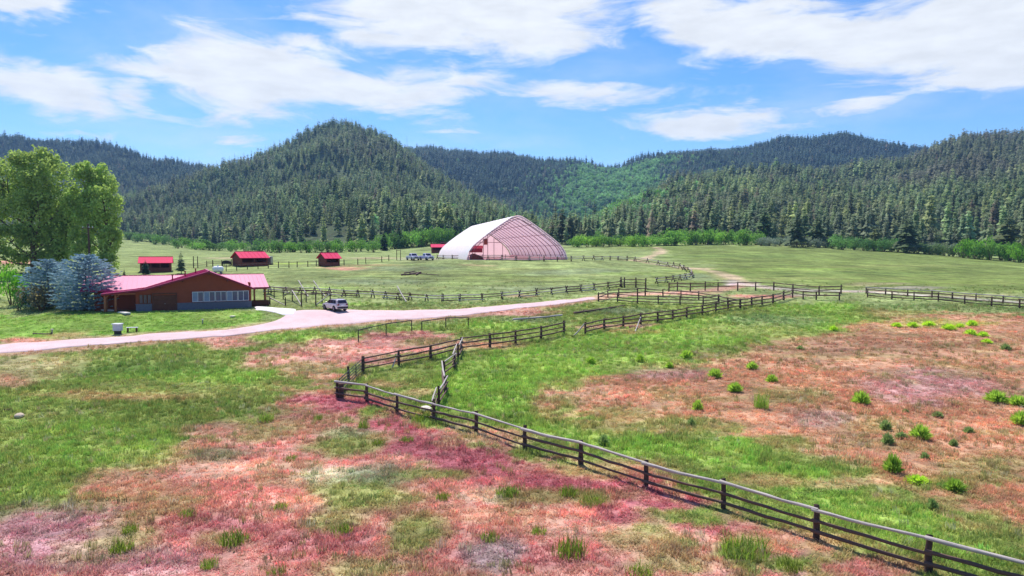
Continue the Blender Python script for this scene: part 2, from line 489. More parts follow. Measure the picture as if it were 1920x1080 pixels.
def treeline(x, y):
    c = 960 + F * x / np.maximum(y, 6)
    return np.interp(c, TLK, [TL[k][1] for k in TLK])


def ground_color(x, y):
    x = np.asarray(x, float); y = np.asarray(y, float)
    n = x.shape[0]
    c = np.empty((n, 3)); c[:] = CC['meadow']
    f1 = fbm(x, y, 9.0, 4, 0.6); f2 = fbm(x + 200, y - 70, 9.0, 4, 0.6)
    g1 = fbm(x, y, 2.2, 3, 0.6); g2 = fbm(x - 90, y + 31, 2.2, 3, 0.6)
    for name, soft, wp, poly in WPOLY:
        d = sdist(x + f1 * wp * 1.6 + g1 * wp * .5, y + f2 * wp * 1.6 + g2 * wp * .5, poly)
        mot = fbm(x - 33, y * 1.3, 3.2, 4, 0.65)
        m = (1 - sstep(-soft * .8, soft * .8, d + soft * (0.9 * fbm(x, y, 1.6, 3, 0.65) + 2.2 * mot)))[:, None]
        c = c * (1 - m) + np.array(CC[name]) * m
    for name, wt, cx, cy, Mi, sz in WELL:
        wx = x + (f1 * .5 + g1 * .35) * min(sz, 3.0) - cx
        wy = y + (f2 * .5 + g2 * .35) * min(sz, 6.0) - cy
        u = Mi[0, 0] * wx + Mi[0, 1] * wy
        v = Mi[1, 0] * wx + Mi[1, 1] * wy
        m = (wt * (1 - sstep(0.45, 1.25, np.sqrt(u * u + v * v))))[:, None]
        c = c * (1 - m) + np.array(CC[name]) * m
    for name, wt, wd, pl in WSTR:
        d = np.full(x.shape, 1e9)
        for (ax, ay), (bx, by) in zip(pl, pl[1:]):
            ex, ey = bx - ax, by - ay
            t = np.clip(((x - ax) * ex + (y - ay) * ey) / (ex * ex + ey * ey), 0, 1)
            d = np.minimum(d, np.hypot(x - ax - ex * t, y - ay - ey * t))
        m = (wt * (1 - sstep(wd * .5, wd * 1.7, d * (1 + .5 * g1))))[:, None]
        c = c * (1 - m) + np.array(CC[name]) * m
    # broad natural variation: drifts of dry and green
    v1 = fbm(x * 0.6, y * 1.4, 7.0, 4, 0.6)[:, None]
    c = c * (1 + 0.28 * v1)
    dry = sstep(0.18, 0.5, fbm(x + 400, y * 1.5, 4.0, 4, 0.6))[:, None] * 0.35 * (1 - sstep(130, 200, y))[:, None]
    c = c * (1 - dry) + np.array(CC['olive']) * dry
    # forest floor and open slopes on the hills
    tl = treeline(x, y)
    m = sstep(-10, 25, y - tl)[:, None]
    hillc = np.array(CC['slope']) * (0.75 + 0.4 * fbm(x, y, 60.0, 4)[:, None])
    c = c * (1 - m) + hillc * m
    return np.clip(c, 0.003, 0.9)


# ------------------------------------------------------------------ materials
MATS = {}


def principled(name, col, rough=0.8, metal=0.0, spec=0.3, var=0.15, scale=3.0, bump=0.0, bscale=20.0, coat=0.0):
    if name in MATS:
        return MATS[name]
    m = bpy.data.materials.new(name)
    m.use_nodes = True
    t = NT(m.node_tree)
    tc = t.n('ShaderNodeTexCoord')
    nz = t.noise(tc.outputs['Object'], scale, 5, 0.6)
    f = t.ramp(nz, 0.25, 0.75, 1 - var, 1 + var)
    b = t.n('ShaderNodeBsdfPrincipled', ins={'Roughness': rough, 'Metallic': metal, 'Specular IOR Level': spec, 'Coat Weight': coat})
    c = t.vmath('SCALE', tuple(col), scale=f)
    t.t.links.new(c, b.inputs['Base Color'])
    if bump > 0:
        bn = t.n('ShaderNodeBump', ins={'Strength': bump, 'Distance': 0.02, 'Height': t.noise(tc.outputs['Object'], bscale, 4, 0.6)})
        t.t.links.new(bn.outputs[0], b.inputs['Normal'])
    t.out(b.outputs[0])
    MATS[name] = m
    return m


def foliage(name, source, trans=0.35, var=0.25, scale=1.2, gain=1.0, tint=(1, 1, 1), rough=0.7, tsat=(1.05, 1.1, .8)):
    """leaf material; source: 'INST' colour of the scatter point, 'OBJ' the object's colour, or an rgb tuple"""
    m = bpy.data.materials.new(name)
    m.use_nodes = True
    t = NT(m.node_tree)
    tc = t.n('ShaderNodeTexCoord')
    if source == 'INST':
        c = t.n('ShaderNodeAttribute', attribute_type='INSTANCER', attribute_name='col').outputs['Vector']
    elif source == 'OBJ':
        c = t.n('ShaderNodeObjectInfo').outputs['Color']
    else:
        c = t.vmath('SCALE', tuple(source), scale=1.0)
    nz = t.noise(tc.outputs['Object'], scale, 4, 0.6)
    f = t.ramp(nz, 0.28, 0.72, gain * (1 - var), gain * (1 + var))
    c = t.vmath('SCALE', c, scale=f)
    c = t.vmath('MULTIPLY', c, tint)
    d = t.n('ShaderNodeBsdfPrincipled', ins={'Base Color': c, 'Roughness': rough, 'Specular IOR Level': 0.15})
    tr = t.n('ShaderNodeBsdfTranslucent', ins={'Color': t.vmath('MULTIPLY', c, tsat)})
    mx = t.n('ShaderNodeMixShader', ins={0: trans})
    t.t.links.new(d.outputs[0], mx.inputs[1])
    t.t.links.new(tr.outputs[0], mx.inputs[2])
    t.out(mx.outputs[0])
    return m


def ground_mat():
    m = bpy.data.materials.new('ground_material')
    m.use_nodes = True
    t = NT(m.node_tree)
    at = t.n('ShaderNodeAttribute', attribute_type='GEOMETRY', attribute_name='col').outputs['Vector']
    pos = t.n('ShaderNodeNewGeometry').outputs['Position']
    st = t.vmath('MULTIPLY', pos, (1.0, 0.55, 1.0))
    n1 = t.noise(st, 1.1, 7, 0.68)
    n2 = t.noise(pos, 6.0, 5, 0.7)
    n3 = t.noise(st, 0.22, 5, 0.6)
    f = t.math('MULTIPLY', t.ramp(n1, 0.25, 0.75, 0.62, 1.35), t.ramp(n2, 0.25, 0.75, 0.6, 1.38))
    f = t.math('MULTIPLY', f, t.ramp(n3, 0.3, 0.7, 0.74, 1.26))
    f = t.math('MULTIPLY', f, t.ramp(t.noise(st, 0.06, 4, 0.6), 0.3, 0.7, 0.8, 1.2))
    sk = t.vmath('MULTIPLY', pos, (0.30, 1.0, 1.0))
    f = t.math('MULTIPLY', f, t.ramp(t.noise(sk, 0.42, 6, 0.70), 0.34, 0.66, 0.58, 1.44))
    c = t.vmath('SCALE', at, scale=f)
    gt = t.ramp(t.noise(sk, 0.16, 5, 0.65), 0.5, 0.7, 0, 0.35)
    c = t.mix(gt, c, t.vmath('MULTIPLY', c, (0.78, 1.04, 0.7)))
    stw = t.ramp(t.noise(sk, 0.3, 6, 0.7), 0.54, 0.7, 0, 0.4)
    c = t.mix(stw, c, t.vmath('ADD', t.vmath('MULTIPLY', c, (1.12, 1.0, 0.95)), (.05, .035, .02)))
    soil = t.ramp(t.noise(pos, 2.4, 6, 0.7), 0.58, 0.72, 0, 0.45)
    c = t.mix(soil, c, (0.30, 0.17, 0.13, 1))
    b = t.n('ShaderNodeBsdfPrincipled', ins={'Base Color': c, 'Roughness': 0.95, 'Specular IOR Level': 0.05})
    bn = t.n('ShaderNodeBump', ins={'Strength': 0.9, 'Distance': 0.12, 'Height': t.math('ADD', n1, t.math('MULTIPLY', n2, 0.5))})
    t.t.links.new(bn.outputs[0], b.inputs['Normal'])
    t.out(b.outputs[0])
    return m


M_GROUND = ground_mat()


# ------------------------------------------------------------------ object helpers
def tag(o, label=None, cat=None, group=None, kind=None):
    if label: o['label'] = label
    if cat: o['category'] = cat
    if group: o['group'] = group
    if kind: o['kind'] = kind
    return o


def thing(name, loc, label, cat, group=None, rz=0.0):
    o = bpy.data.objects.new(name, None)
    o.empty_display_size = 0.2
    COL.objects.link(o)
    o.location = loc
    o.rotation_euler = (0, 0, rz)
    return tag(o, label, cat, group)


def link(name, me, parent=None, loc=(0, 0, 0), rot=None, scale=None):
    o = bpy.data.objects.new(name, me)
    COL.objects.link(o)
    o.parent = parent
    o.location = loc
    if rot is not None:
        o.rotation_euler = rot
    if scale is not None:
        o.scale = scale
    return o


class MB:
    def __init__(self):
        self.v, self.f = [], []

    def add(self, vs, fs):
        k = len(self.v)
        self.v += [tuple(p) for p in vs]
        self.f += [tuple(i + k for i in f) for f in fs]
        return self

    def box(self, x0, x1, y0, y1, z0, z1):
        vs = [(x, y, z) for x in (x0, x1) for y in (y0, y1) for z in (z0, z1)]
        return self.add(vs, [(0, 1, 3, 2), (4, 6, 7, 5), (0, 4, 5, 1), (2, 3, 7, 6), (0, 2, 6, 4), (1, 5, 7, 3)])

    def prism(self, pts, axis, a, b):
        """polygon pts (2D) extruded along axis between a and b"""
        n = len(pts)
        def mk(p, t):
            return (t, p[0], p[1]) if axis == 0 else ((p[0], t, p[1]) if axis == 1 else (p[0], p[1], t))
        vs = [mk(p, a) for p in pts] + [mk(p, b) for p in pts]
        fs = [tuple(range(n))[::-1], tuple(range(n, 2 * n))] + [(i, (i + 1) % n, n + (i + 1) % n, n + i) for i in range(n)]
        return self.add(vs, fs)

    def tube(self, pts, rs, n=7, cap=True):
        pts = [Vector(p) for p in pts]
        if not hasattr(rs, '__len__'):
            rs = [rs] * len(pts)
        rings = []
        for i, p in enumerate(pts):
            d = (pts[min(i + 1, len(pts) - 1)] - pts[max(i - 1, 0)]).normalized()
            a = d.cross(Vector((0, 0, 1)) if abs(d.z) < 0.9 else Vector((1, 0, 0))).normalized()
            b = d.cross(a)
            rings.append([p + (a * math.cos(2 * PI * k / n) + b * math.sin(2 * PI * k / n)) * rs[i] for k in range(n)])
        vs = [q for r in rings for q in r]
        fs = [(i * n + k, i * n + (k + 1) % n, (i + 1) * n + (k + 1) % n, (i + 1) * n + k) for i in range(len(pts) - 1) for k in range(n)]
        if cap:
            fs += [tuple(range(n))[::-1], tuple((len(pts) - 1) * n + k for k in range(n))]
        return self.add(vs, fs)

    def mesh(self, name, mat, smooth=False):
        me = bpy.data.meshes.new(name)
        me.from_pydata(self.v, [], self.f)
        if mat is not None:
            me.materials.append(mat)
        if smooth:
            me.polygons.foreach_set('use_smooth', [True] * len(me.polygons))
        me.update()
        return me

    def build(self, name, mat, parent=None, loc=(0, 0, 0), rot=None, smooth=False, bevel=0.0):
        o = link(name, self.mesh(name, mat, smooth), parent, loc, rot)
        if bevel > 0:
            md = o.modifiers.new('bevel', 'BEVEL')
            md.width = bevel
            md.segments = 2
            md.limit_method = 'ANGLE'
        return o


def np_mesh(name, V, Fq, mat, col=None):
    me = bpy.data.meshes.new(name)
    k = Fq.shape[1]
    me.vertices.add(len(V)); me.vertices.foreach_set('co', np.ascontiguousarray(V, np.float32).ravel())
    me.loops.add(Fq.size); me.loops.foreach_set('vertex_index', np.ascontiguousarray(Fq, np.int32).ravel())
    me.polygons.add(len(Fq))
    me.polygons.foreach_set('loop_start', np.arange(0, Fq.size, k, dtype=np.int32))
    me.update(calc_edges=True)
    if col is not None:
        a = me.attributes.new('col', 'FLOAT_VECTOR', 'POINT')
        a.data.foreach_set('vector', np.ascontiguousarray(col, np.float32).ravel())
    if mat is not None:
        me.materials.append(mat)
    return me


# ------------------------------------------------------------------ ground and hills
tc_cols = np.concatenate([np.linspace(-2600, -760, 40), np.arange(-700, 2601, 6.0), np.linspace(2660, 4500, 40)])
tc_dep = np.concatenate([np.linspace(-30, 7, 10), np.geomspace(8, 3400, 600)])
ndc = np.maximum(tc_dep, 14.0)
GX = (tc_cols[None, :] - 960) / F * ndc[:, None]
GY = np.repeat(tc_dep[:, None], len(tc_cols), 1)
gx, gy = GX.ravel(), GY.ravel()
gz = H(gx, gy)
gcol = ground_color(gx, gy)
R_, C_ = GX.shape
ii = np.arange(R_ - 1)[:, None] * C_ + np.arange(C_ - 1)[None, :]
quads = np.stack([ii, ii + 1, ii + C_ + 1, ii + C_], -1).reshape(-1, 4)
GV = np.stack([gx, gy, gz], 1)
fy_ = gy[quads].mean(1); fx_ = gx[quads].mean(1)
hill = fy_ > treeline(fx_, fy_) + 12


def sub_mesh(name, mask):
    q = quads[mask]
    u, inv = np.unique(q, return_inverse=True)
    me = np_mesh(name, GV[u], inv.reshape(-1, 4), M_GROUND, gcol[u])
    me.polygons.foreach_set('use_smooth', [True] * len(me.polygons))
    return me


tag(link('ground', sub_mesh('ground', ~hill)), 'rolling pasture of green and pinkish dry grass', None, None, 'structure')
tag(link('hills', sub_mesh('hills', hill)), 'forested hills rising behind the pasture', None, None, 'structure')


# road ------------------------------------------------------------------
def gravel_mat(name, col, var=0.12):
    m = bpy.data.materials.new(name)
    m.use_nodes = True
    t = NT(m.node_tree)
    pos = t.n('ShaderNodeNewGeometry').outputs['Position']
    n1 = t.noise(pos, 0.5, 6, 0.65)
    n2 = t.noise(pos, 7.0, 5, 0.7)
    f = t.math('MULTIPLY', t.ramp(n1, 0.3, 0.7, 1 - var, 1 + var), t.ramp(n2, 0.3, 0.7, 0.85, 1.12))
    c = t.vmath('SCALE', tuple(col), scale=f)
    pk = t.ramp(t.noise(pos, 0.23, 5, 0.6), 0.5, 0.68, 0, 0.5)
    c = t.mix(pk, c, (0.62, 0.40, 0.42, 1))
    b = t.n('ShaderNodeBsdfPrincipled', ins={'Base Color': c, 'Roughness': 0.95, 'Specular IOR Level': 0.1})
    bn = t.n('ShaderNodeBump', ins={'Strength': 0.4, 'Distance': 0.03, 'Height': n2})
    t.t.links.new(bn.outputs[0], b.inputs['Normal'])
    t.out(b.outputs[0])
    return m


def strip(name, pairs, mat, dz, nu=10, step=1.2, jit=0.5):
    A = [P(*p[0]) for p in pairs]
    B = [P(*p[1]) for p in pairs]
    L, Rr = [], []
    for i in range(len(A) - 1):
        k = max(2, int(max((A[i + 1] - A[i]).length, (B[i + 1] - B[i]).length) / step))
        for j in range(k):
            t = j / k
            L.append(A[i].lerp(A[i + 1], t)); Rr.append(B[i].lerp(B[i + 1], t))
    L.append(A[-1]); Rr.append(B[-1])
    LX = np.array([[p.x, p.y] for p in L]); RX = np.array([[p.x, p.y] for p in Rr])
    for _ in range(3):
        LX[1:-1] = (LX[:-2] + 2 * LX[1:-1] + LX[2:]) / 4
        RX[1:-1] = (RX[:-2] + 2 * RX[1:-1] + RX[2:]) / 4
    for XX, o in ((LX, 0), (RX, 60)):
        XX[:, 1] += fbm(XX[:, 0] + o, XX[:, 1], 2.5, 4, 0.6) * jit * 1.8
    t = np.concatenate([[-.012], np.linspace(0, 1, nu + 1), [1.012]])[None, :, None]
    G = LX[:, None] * (1 - t) + RX[:, None] * t
    n, mm = G.shape[:2]
    x, y = G[..., 0].ravel(), G[..., 1].ravel()
    off = np.full((n, mm), dz); off[:, 0] = off[:, -1] = -.08
    off[0] = off[-1] = -.08
    V = np.stack([x, y, H(x, y) + off.ravel()], 1)
    i2 = np.arange(n - 1)[:, None] * mm + np.arange(mm - 1)[None, :]
    q = np.stack([i2, i2 + mm, i2 + mm + 1, i2 + 1], -1).reshape(-1, 4)
    poly = np.concatenate([LX, RX[::-1]])
    return np_mesh(name, V, q, mat), poly


M_GRAVEL = gravel_mat('pale_gravel', lin(212, 184, 184))
road_pairs = [((-160, 656), (-160, 676)), ((-60, 652), (-60, 668)), ((0, 648), (0, 662)), ((100, 640), (100, 655)), ((200, 633), (200, 646)), ((300, 627), (300, 640)), ((400, 621), (400, 632)),
              ((470, 613), (460, 627)), ((520, 603), (520, 619)), ((536, 593), (560, 615)), ((542, 583), (600, 611)), ((610, 581.5), (650, 607)),
              ((680, 581.5), (720, 601)), ((740, 583), (790, 597)), ((830, 582), (860, 593)), ((930, 574), (940, 583)), ((1000, 568), (1010, 575)),
              ((1080, 561), (1090, 565)), ((1120, 557), (1125, 560))]
me_, ROAD_POLY = strip('gravel_road', road_pairs, M_GRAVEL, 0.05)
tag(link('gravel_road', me_), 'pale pinkish gravel road past the house', None, None, 'structure')
me_, DRIVE_POLY = strip('driveway', [((474, 575), (476, 581)), ((505, 576.5), (515, 586)), ((530, 579), (534, 592)), ((560, 581), (556, 590))], gravel_mat('pale_concrete', lin(238, 232, 228), .06), 0.07, 6, 0.8, 0.1)
tag(link('driveway', me_), 'pale concrete driveway strip beside the house', None, None, 'structure')


# ------------------------------------------------------------------ scatter (geometry nodes)
def scatter(name, pts, rotz, scl, col, meshes, label, tilt=None, idx=None):
    pts = np.asarray(pts, np.float32)
    n = len(pts)
    me = bpy.data.meshes.new(name)
    me.vertices.add(n)
    me.vertices.foreach_set('co', pts.ravel())
    rot = np.zeros((n, 3), np.float32)
    rot[:, 2] = rotz
    if tilt is not None:
        rot[:, :2] = tilt
    for an, dat in (('rot', rot), ('scl', np.asarray(scl, np.float32)), ('col', np.asarray(col, np.float32))):
        a = me.attributes.new(an, 'FLOAT_VECTOR', 'POINT')
        a.data.foreach_set('vector', dat.ravel())
    a = me.attributes.new('pick', 'INT', 'POINT')
    a.data.foreach_set('value', (RNG.integers(0, len(meshes), n) if idx is None else idx).astype(np.int32))
    o = link(name, me)
    src = bpy.data.collections.new(name + '_source')
    for i, m in enumerate(meshes):
        so = bpy.data.objects.new('%s_piece_%02d' % (name, i), m)
        src.objects.link(so)
    g = bpy.data.node_groups.new(name + '_nodes', 'GeometryNodeTree')
    g.interface.new_socket('Geometry', in_out='INPUT', socket_type='NodeSocketGeometry')
    g.interface.new_socket('Geometry', in_out='OUTPUT', socket_type='NodeSocketGeometry')
    N, L = g.nodes, g.links
    gi, go = N.new('NodeGroupInput'), N.new('NodeGroupOutput')
    ip = N.new('GeometryNodeInstanceOnPoints')
    ci = N.new('GeometryNodeCollectionInfo')
    ci.inputs['Collection'].default_value = src
    ci.inputs['Separate Children'].default_value = True
    ci.inputs['Reset Children'].default_value = True
    ip.inputs['Pick Instance'].default_value = True

    def na(nm, dt):
        k = N.new('GeometryNodeInputNamedAttribute')
        k.data_type = dt
        k.inputs['Name'].default_value = nm
        return k.outputs['Attribute']
    L.new(gi.outputs[0], ip.inputs['Points'])
    L.new(ci.outputs[0], ip.inputs['Instance'])
    L.new(na('pick', 'INT'), ip.inputs['Instance Index'])
    L.new(na('rot', 'FLOAT_VECTOR'), ip.inputs['Rotation'])
    L.new(na('scl', 'FLOAT_VECTOR'), ip.inputs['Scale'])
    L.new(ip.outputs[0], go.inputs[0])
    md = o.modifiers.new('scatter', 'NODES')
    md.node_group = g
    tag(o, label, None, None, 'stuff')
    return o


# ------------------------------------------------------------------ plant meshes
def conifer_mesh(name, mat, seed, whorls=12, nb=6, R=0.19, start=0.08, lump=0.2, power=0.85, sub=1):
    r = np.random.default_rng(seed)
    V, Fc = [], []
    for i in range(whorls):
        t = (i + r.uniform(-.2, .2)) / whorls
        t = min(max(t, 0), 0.985)
        z = start + (1 - start) * t
        rr = R * (1 - t) ** power * (1 + lump * r.uniform(-1, 1)) + 0.008
        n = max(3, int(nb * (1 - 0.45 * t)))
        ph = r.uniform(0, 6.28)
        for k in range(n):
            a = ph + 2 * PI * k / n + r.uniform(-.25, .25)
            L = rr * r.uniform(0.72, 1.18)
            dz = -L * r.uniform(0.15, 0.5)
            for s in range(sub):
                a2 = a + (s - (sub - 1) / 2) * 0.35 + (r.uniform(-.12, .12) if sub > 1 else 0)
                L2 = L * (1 if s % 2 == 0 else r.uniform(.6, .9))
                ca, sa = math.cos(a2), math.sin(a2)
                wd = L2 * r.uniform(0.26, 0.40) / (1 if sub == 1 else 1.5)
                zz = z + r.uniform(-.01, .01)
                up = r.uniform(0.1, 0.35) * L2
                b = len(V)
                V += [(0, 0, zz + up * .4), (ca * L2 * .62 - sa * wd, sa * L2 * .62 + ca * wd, zz + dz * .75), (ca * L2, sa * L2, zz + dz * .8),
                      (ca * L2 * .62 + sa * wd, sa * L2 * .62 - ca * wd, zz + dz * .75), (ca * L2 * .6, sa * L2 * .6, zz + up * .35 + dz * .15)]
                Fc += [(b, b + 1, b + 4), (b + 1, b + 2, b + 4), (b + 2, b + 3, b + 4), (b + 3, b, b + 4)]
    b = len(V)                                   # leader
    V += [(0.008, 0, .93), (-.004, .007, .93), (-.004, -.007, .93), (0, 0, 1.02)]
    Fc += [(b, b + 1, b + 3), (b + 1, b + 2, b + 3), (b + 2, b, b + 3)]
    return np_mesh(name, np.array(V), np.array(Fc), mat)


def trunk_mesh(name, mat, r0=0.018, h=0.9):
    return MB().tube([(0, 0, -0.02), (0, 0, .3 * h), (0.003, 0, h)], [r0, r0 * .75, r0 * .2], 6).mesh(name, mat)


def leaf_cloud(seed, lobes, n, size, flat=0.35, shell=0.55, elong=1.0):
    """leaf quads spread through a set of lobes [(cx,cy,cz,rx,ry,rz)]"""
    r = np.random.default_rng(seed)
    lob = np.array(lobes, float)
    vol = (lob[:, 3] * lob[:, 4] * lob[:, 5]) ** (2 / 3)
    pick = r.choice(len(lob), n, p=vol / vol.sum())
    d = r.normal(size=(n, 3)); d /= np.linalg.norm(d, axis=1)[:, None]
    rad_ = r.uniform(shell ** 3, 1.0, n) ** (1 / 3)
    # ragged surface: radius modulated by clumps on the sphere
    k1 = r.normal(size=(7, 3)) * 2.6
    ph = r.uniform(0, 6.28, 7)
    bump = np.sin(d @ k1.T + ph + pick[:, None] * 1.7).mean(1)
    rad_ = rad_ * (1 + 0.42 * bump) * r.uniform(.9, 1.12, n)
    c = lob[pick, :3] + d * rad_[:, None] * lob[pick, 3:]
    nrm = d * flat + r.normal(size=(n, 3)) * 0.6 + np.array([0, 0, .35])
    nrm /= np.linalg.norm(nrm, axis=1)[:, None]
    a = np.cross(nrm, r.normal(size=(n, 3))); a /= np.linalg.norm(a, axis=1)[:, None]
    b = np.cross(nrm, a)
    s = size * r.uniform(.55, 1.35, n)[:, None]
    V = np.stack([c - a * s * elong, c - b * s * .62, c + a * s * elong, c + b * s * .62], 1).reshape(-1, 3)
    return V, np.arange(4 * n).reshape(-1, 4)


def tuft_mesh(name, mat, seed, n=18, spread=0.28, lean=0.5, width=0.05):
    r = np.random.default_rng(seed)
    V, Fc = [], []
    for i in range(n):
        a = r.uniform(0, 6.28)
        rr = spread * math.sqrt(r.uniform(0, 1))
        x, y = rr * math.cos(a), rr * math.sin(a)
        b = r.uniform(0, 6.28)
        h = r.uniform(.45, 1.0)
        l = lean * h * r.uniform(.2, 1)
        w_ = width * r.uniform(.6, 1.3)
        t = b + r.uniform(1.0, 2.1)
        ox, oy = math.cos(t) * w_, math.sin(t) * w_
        mx, my = x + math.cos(b) * l * .35, y + math.sin(b) * l * .35
        k = len(V)
        V += [(x - ox, y - oy, -.05), (x + ox, y + oy, -.05), (mx + ox * .8, my + oy * .8, h * .6), (mx - ox * .8, my - oy * .8, h * .6), (x + math.cos(b) * l, y + math.sin(b) * l, h)]
        Fc += [(k, k + 1, k + 2), (k, k + 2, k + 3), (k + 3, k + 2, k + 4)]
    return np_mesh(name, np.array(V), np.array(Fc), mat)


# ------------------------------------------------------------------ grass
M_GRASS = foliage('grass_blades', 'INST', 0.42, 0.2, 2.0, gain=1.52, tsat=(1.0, 1.0, .95))
tufts = [tuft_mesh('tuft_%d' % i, M_GRASS, 100 + i, 20, 0.42, 0.55, 0.035) for i in range(6)]


def lush_of(c):
    return np.clip((c[:, 1] - c[:, 0]) / (c[:, 1] + c[:, 0] + 1e-6) * 2.2, -0.6, 1)


def sample_wedge(d0, d1, density, margin=1.12):
    hw = 960 / F * margin
    area = hw * (d1 * d1 - d0 * d0)
    n = int(area * density)
    d = np.sqrt(RNG.uniform(d0 * d0, d1 * d1, n))
    return RNG.uniform(-hw, hw, n) * d, d


gp, gs, gc = [], [], []
for d0, d1, den, sz in ((19, 36, 26, .29), (36, 60, 14, .32), (60, 100, 6.0, .34), (100, 140, 2.4, .28)):
    x, y = sample_wedge(d0, d1, den)
    c = ground_color(x, y)
    keep = (sdist(x, y, ROAD_POLY) > 0.15) & (sdist(x, y, DRIVE_POLY) > 0.1)
    keep &= _rect(x, y, HOUSE_O, (HC, HS), (-HS, HC), -5, 16.6, -.3, 15, .01) < .5
    keep &= _rect(x, y, BARN_O, BARN_T, BARN_AX, -1, BARN_W + 1, -2, BARN_L, .01) < .5
    # gaps between tufts follow a patchy pattern
    keep &= RNG.random(len(x)) < 0.45 + 0.75 * (fbm(x, y, 1.3, 3, .6) + .45)
    keep &= RNG.random(len(x)) < 1 - sstep(80, 135, y)
    x, y, c = x[keep], y[keep], c[keep]
    lu = lush_of(c)
    patch = fbm(x, y, 2.0, 3, .6)
    hgt = sz * (0.85 + 0.75 * np.clip(lu, -.3, 1) + 0.9 * patch) * RNG.uniform(.6, 1.35, len(x))
    hgt = hgt * (1 - .55 * _rect(x, y, HOUSE_O, (HC, HS), (-HS, HC), -16, 20, -16, 16, 4.0))
    hgt = np.clip(hgt * .86, .08, 1.0)
    wid = sz * RNG.uniform(.9, 1.7, len(x)) * (1.15)
    br = RNG.normal(1.02, 0.2, len(x))
    c = c * np.clip(br, .45, 1.7)[:, None] * np.array([1, 1, .95])
    hue = RNG.normal(0, .10, len(x))[:, None]
    c = c * (1 + hue * np.array([1, -.4, .3]))
    gp.append(np.stack([x, y, H(x, y) - .02], 1)); gs.append(np.stack([wid, wid, hgt], 1)); gc.append(np.clip(c, .004, .95))
# taller clumps of rank grass standing in the shorter grass
x, y = sample_wedge(19, 75, 2.2)
keep = (fbm(x + 60, y - 20, 2.6, 3, .65) > .12) & (sdist(x, y, ROAD_POLY) > .3)
x, y = x[keep], y[keep]
pal = np.array([CC['green'], CC['olive'], CC['dark'], CC['silver'], CC['olive'], CC['cream'], CC['green']])
c = .62 * pal[RNG.integers(0, 7, len(x))] * np.clip(RNG.normal(.85, .2, len(x)), .5, 1.5)[:, None] + .38 * ground_color(x, y)
hh_ = RNG.uniform(.18, .52, len(x)); ww_ = RNG.uniform(.22, .5, len(x))
gp.append(np.stack([x, y, H(x, y) - .02], 1)); gs.append(np.stack([ww_, ww_, hh_], 1)); gc.append(c)
gp, gs, gc = map(np.concatenate, (gp, gs, gc))
scatter('grass', gp, RNG.uniform(0, 6.28, len(gp)), gs, gc, tufts, 'short green, straw and pinkish dry grass of the pasture', RNG.normal(0, .12, (len(gp), 2)))

# ------------------------------------------------------------------ forest
M_FOR = foliage('forest_needles', 'INST', 0.3, 0.3, 4.0, gain=0.86)
far_meshes = [conifer_mesh('far_conifer_%d' % i, M_FOR, 300 + i, 12, 7, R, st, lp, pw) for i, (R, st, lp, pw) in enumerate(
    [(.17, .08, .25, .8), (.20, .1, .3, .75), (.15, .06, .2, .9), (.22, .22, .4, .55), (.20, .28, .45, .5), (.18, .15, .35, .65)])]
V_, F_ = leaf_cloud(5, [(0, 0, .5, .34, .34, .45), (.12, .05, .7, .22, .22, .3)], 150, .085)
far_meshes.append(np_mesh('far_aspen', V_, F_, M_FOR))
V_, F_ = leaf_cloud(6, [(0, 0, .35, .5, .5, .35), (-.2, .1, .45, .3, .3, .3)], 130, .12)
far_meshes.append(np_mesh('far_brush', V_, F_, M_FOR))

NT_ = 112000
ty = np.sqrt(RNG.uniform(270 ** 2, 1950 ** 2, NT_))
tpx = RNG.uniform(-380, 2300, NT_)
tx = (tpx - 960) / F * ty
tl_ = treeline(tx, ty)
kdens = fbm(tx, ty, 70.0, 4, .6)
canyon = np.exp(-((tpx - 1110 - (ty - 900) * .09) / 120) ** 2) * sstep(430, 700, ty) * (1 - sstep(1500, 1680, ty))
crest = np.exp(-((tpx - 1150) / 110) ** 2) * sstep(1500, 1600, ty)
open_ = sstep(.3, .55, fbm(tx + 900, ty, 110.0, 4, .6)) * .55
keep = (ty > tl_ + 4 + 10 * RNG.random(NT_) + 14 * fbm(tx, ty, 25., 3)) & (RNG.random(NT_) < 1.0 - np.clip(canyon * 1.25 + crest * .85 + open_ * .75, 0, .96))
tx, ty, tpx, kdens, canyon = tx[keep], ty[keep], tpx[keep], kdens[keep], canyon[keep]
n_ = len(tx)
tz = H(tx, ty)
th = RNG.normal(11.3, 3.0, n_) * (1 + .14 * np.exp(-((tpx - 820) / 260) ** 2)) * (1 + .18 * kdens)
th = np.clip(th * (1 + .3 * sstep(800, 1100, ty)), 6, 24)
tw = th * RNG.uniform(.72, 1.12, n_)
base = np.array([lin(88, 116, 70), lin(104, 126, 76), lin(78, 106, 74), lin(128, 138, 84), lin(94, 118, 86)])
tcol = base[RNG.integers(0, 5, n_)]
mixv = np.clip(.5 + 1.1 * kdens, 0, 1)[:, None]
tcol = tcol * (1 - .45 * mixv) + np.array(lin(146, 158, 108)) * .45 * mixv
tcol = tcol * (1 + .45 * fbm(tx + 700, ty - 90, 140., 4, .6))[:, None]
tcol = tcol * np.clip(RNG.normal(1, .34, n_), .3, 2.0)[:, None]
gy_ = (sstep(1500, 1750, tpx) * sstep(480, 700, ty) * .5 + sstep(.1, .4, fbm(tx - 300, ty, 120., 3)) * .45)[:, None]
tcol = tcol * (1 - gy_) + np.array(lin(116, 116, 100)) * gy_ * np.clip(RNG.normal(1, .2, n_), .5, 1.5)[:, None]
haze_tint = sstep(1150, 1350, ty)[:, None] * .8  # haze of distance painted into far trees as a darker, bluer colour
tcol = tcol * (1 - haze_tint) + np.array(lin(56, 84, 82)) * haze_tint * np.clip(RNG.normal(1, .2, n_), .5, 1.5)[:, None]
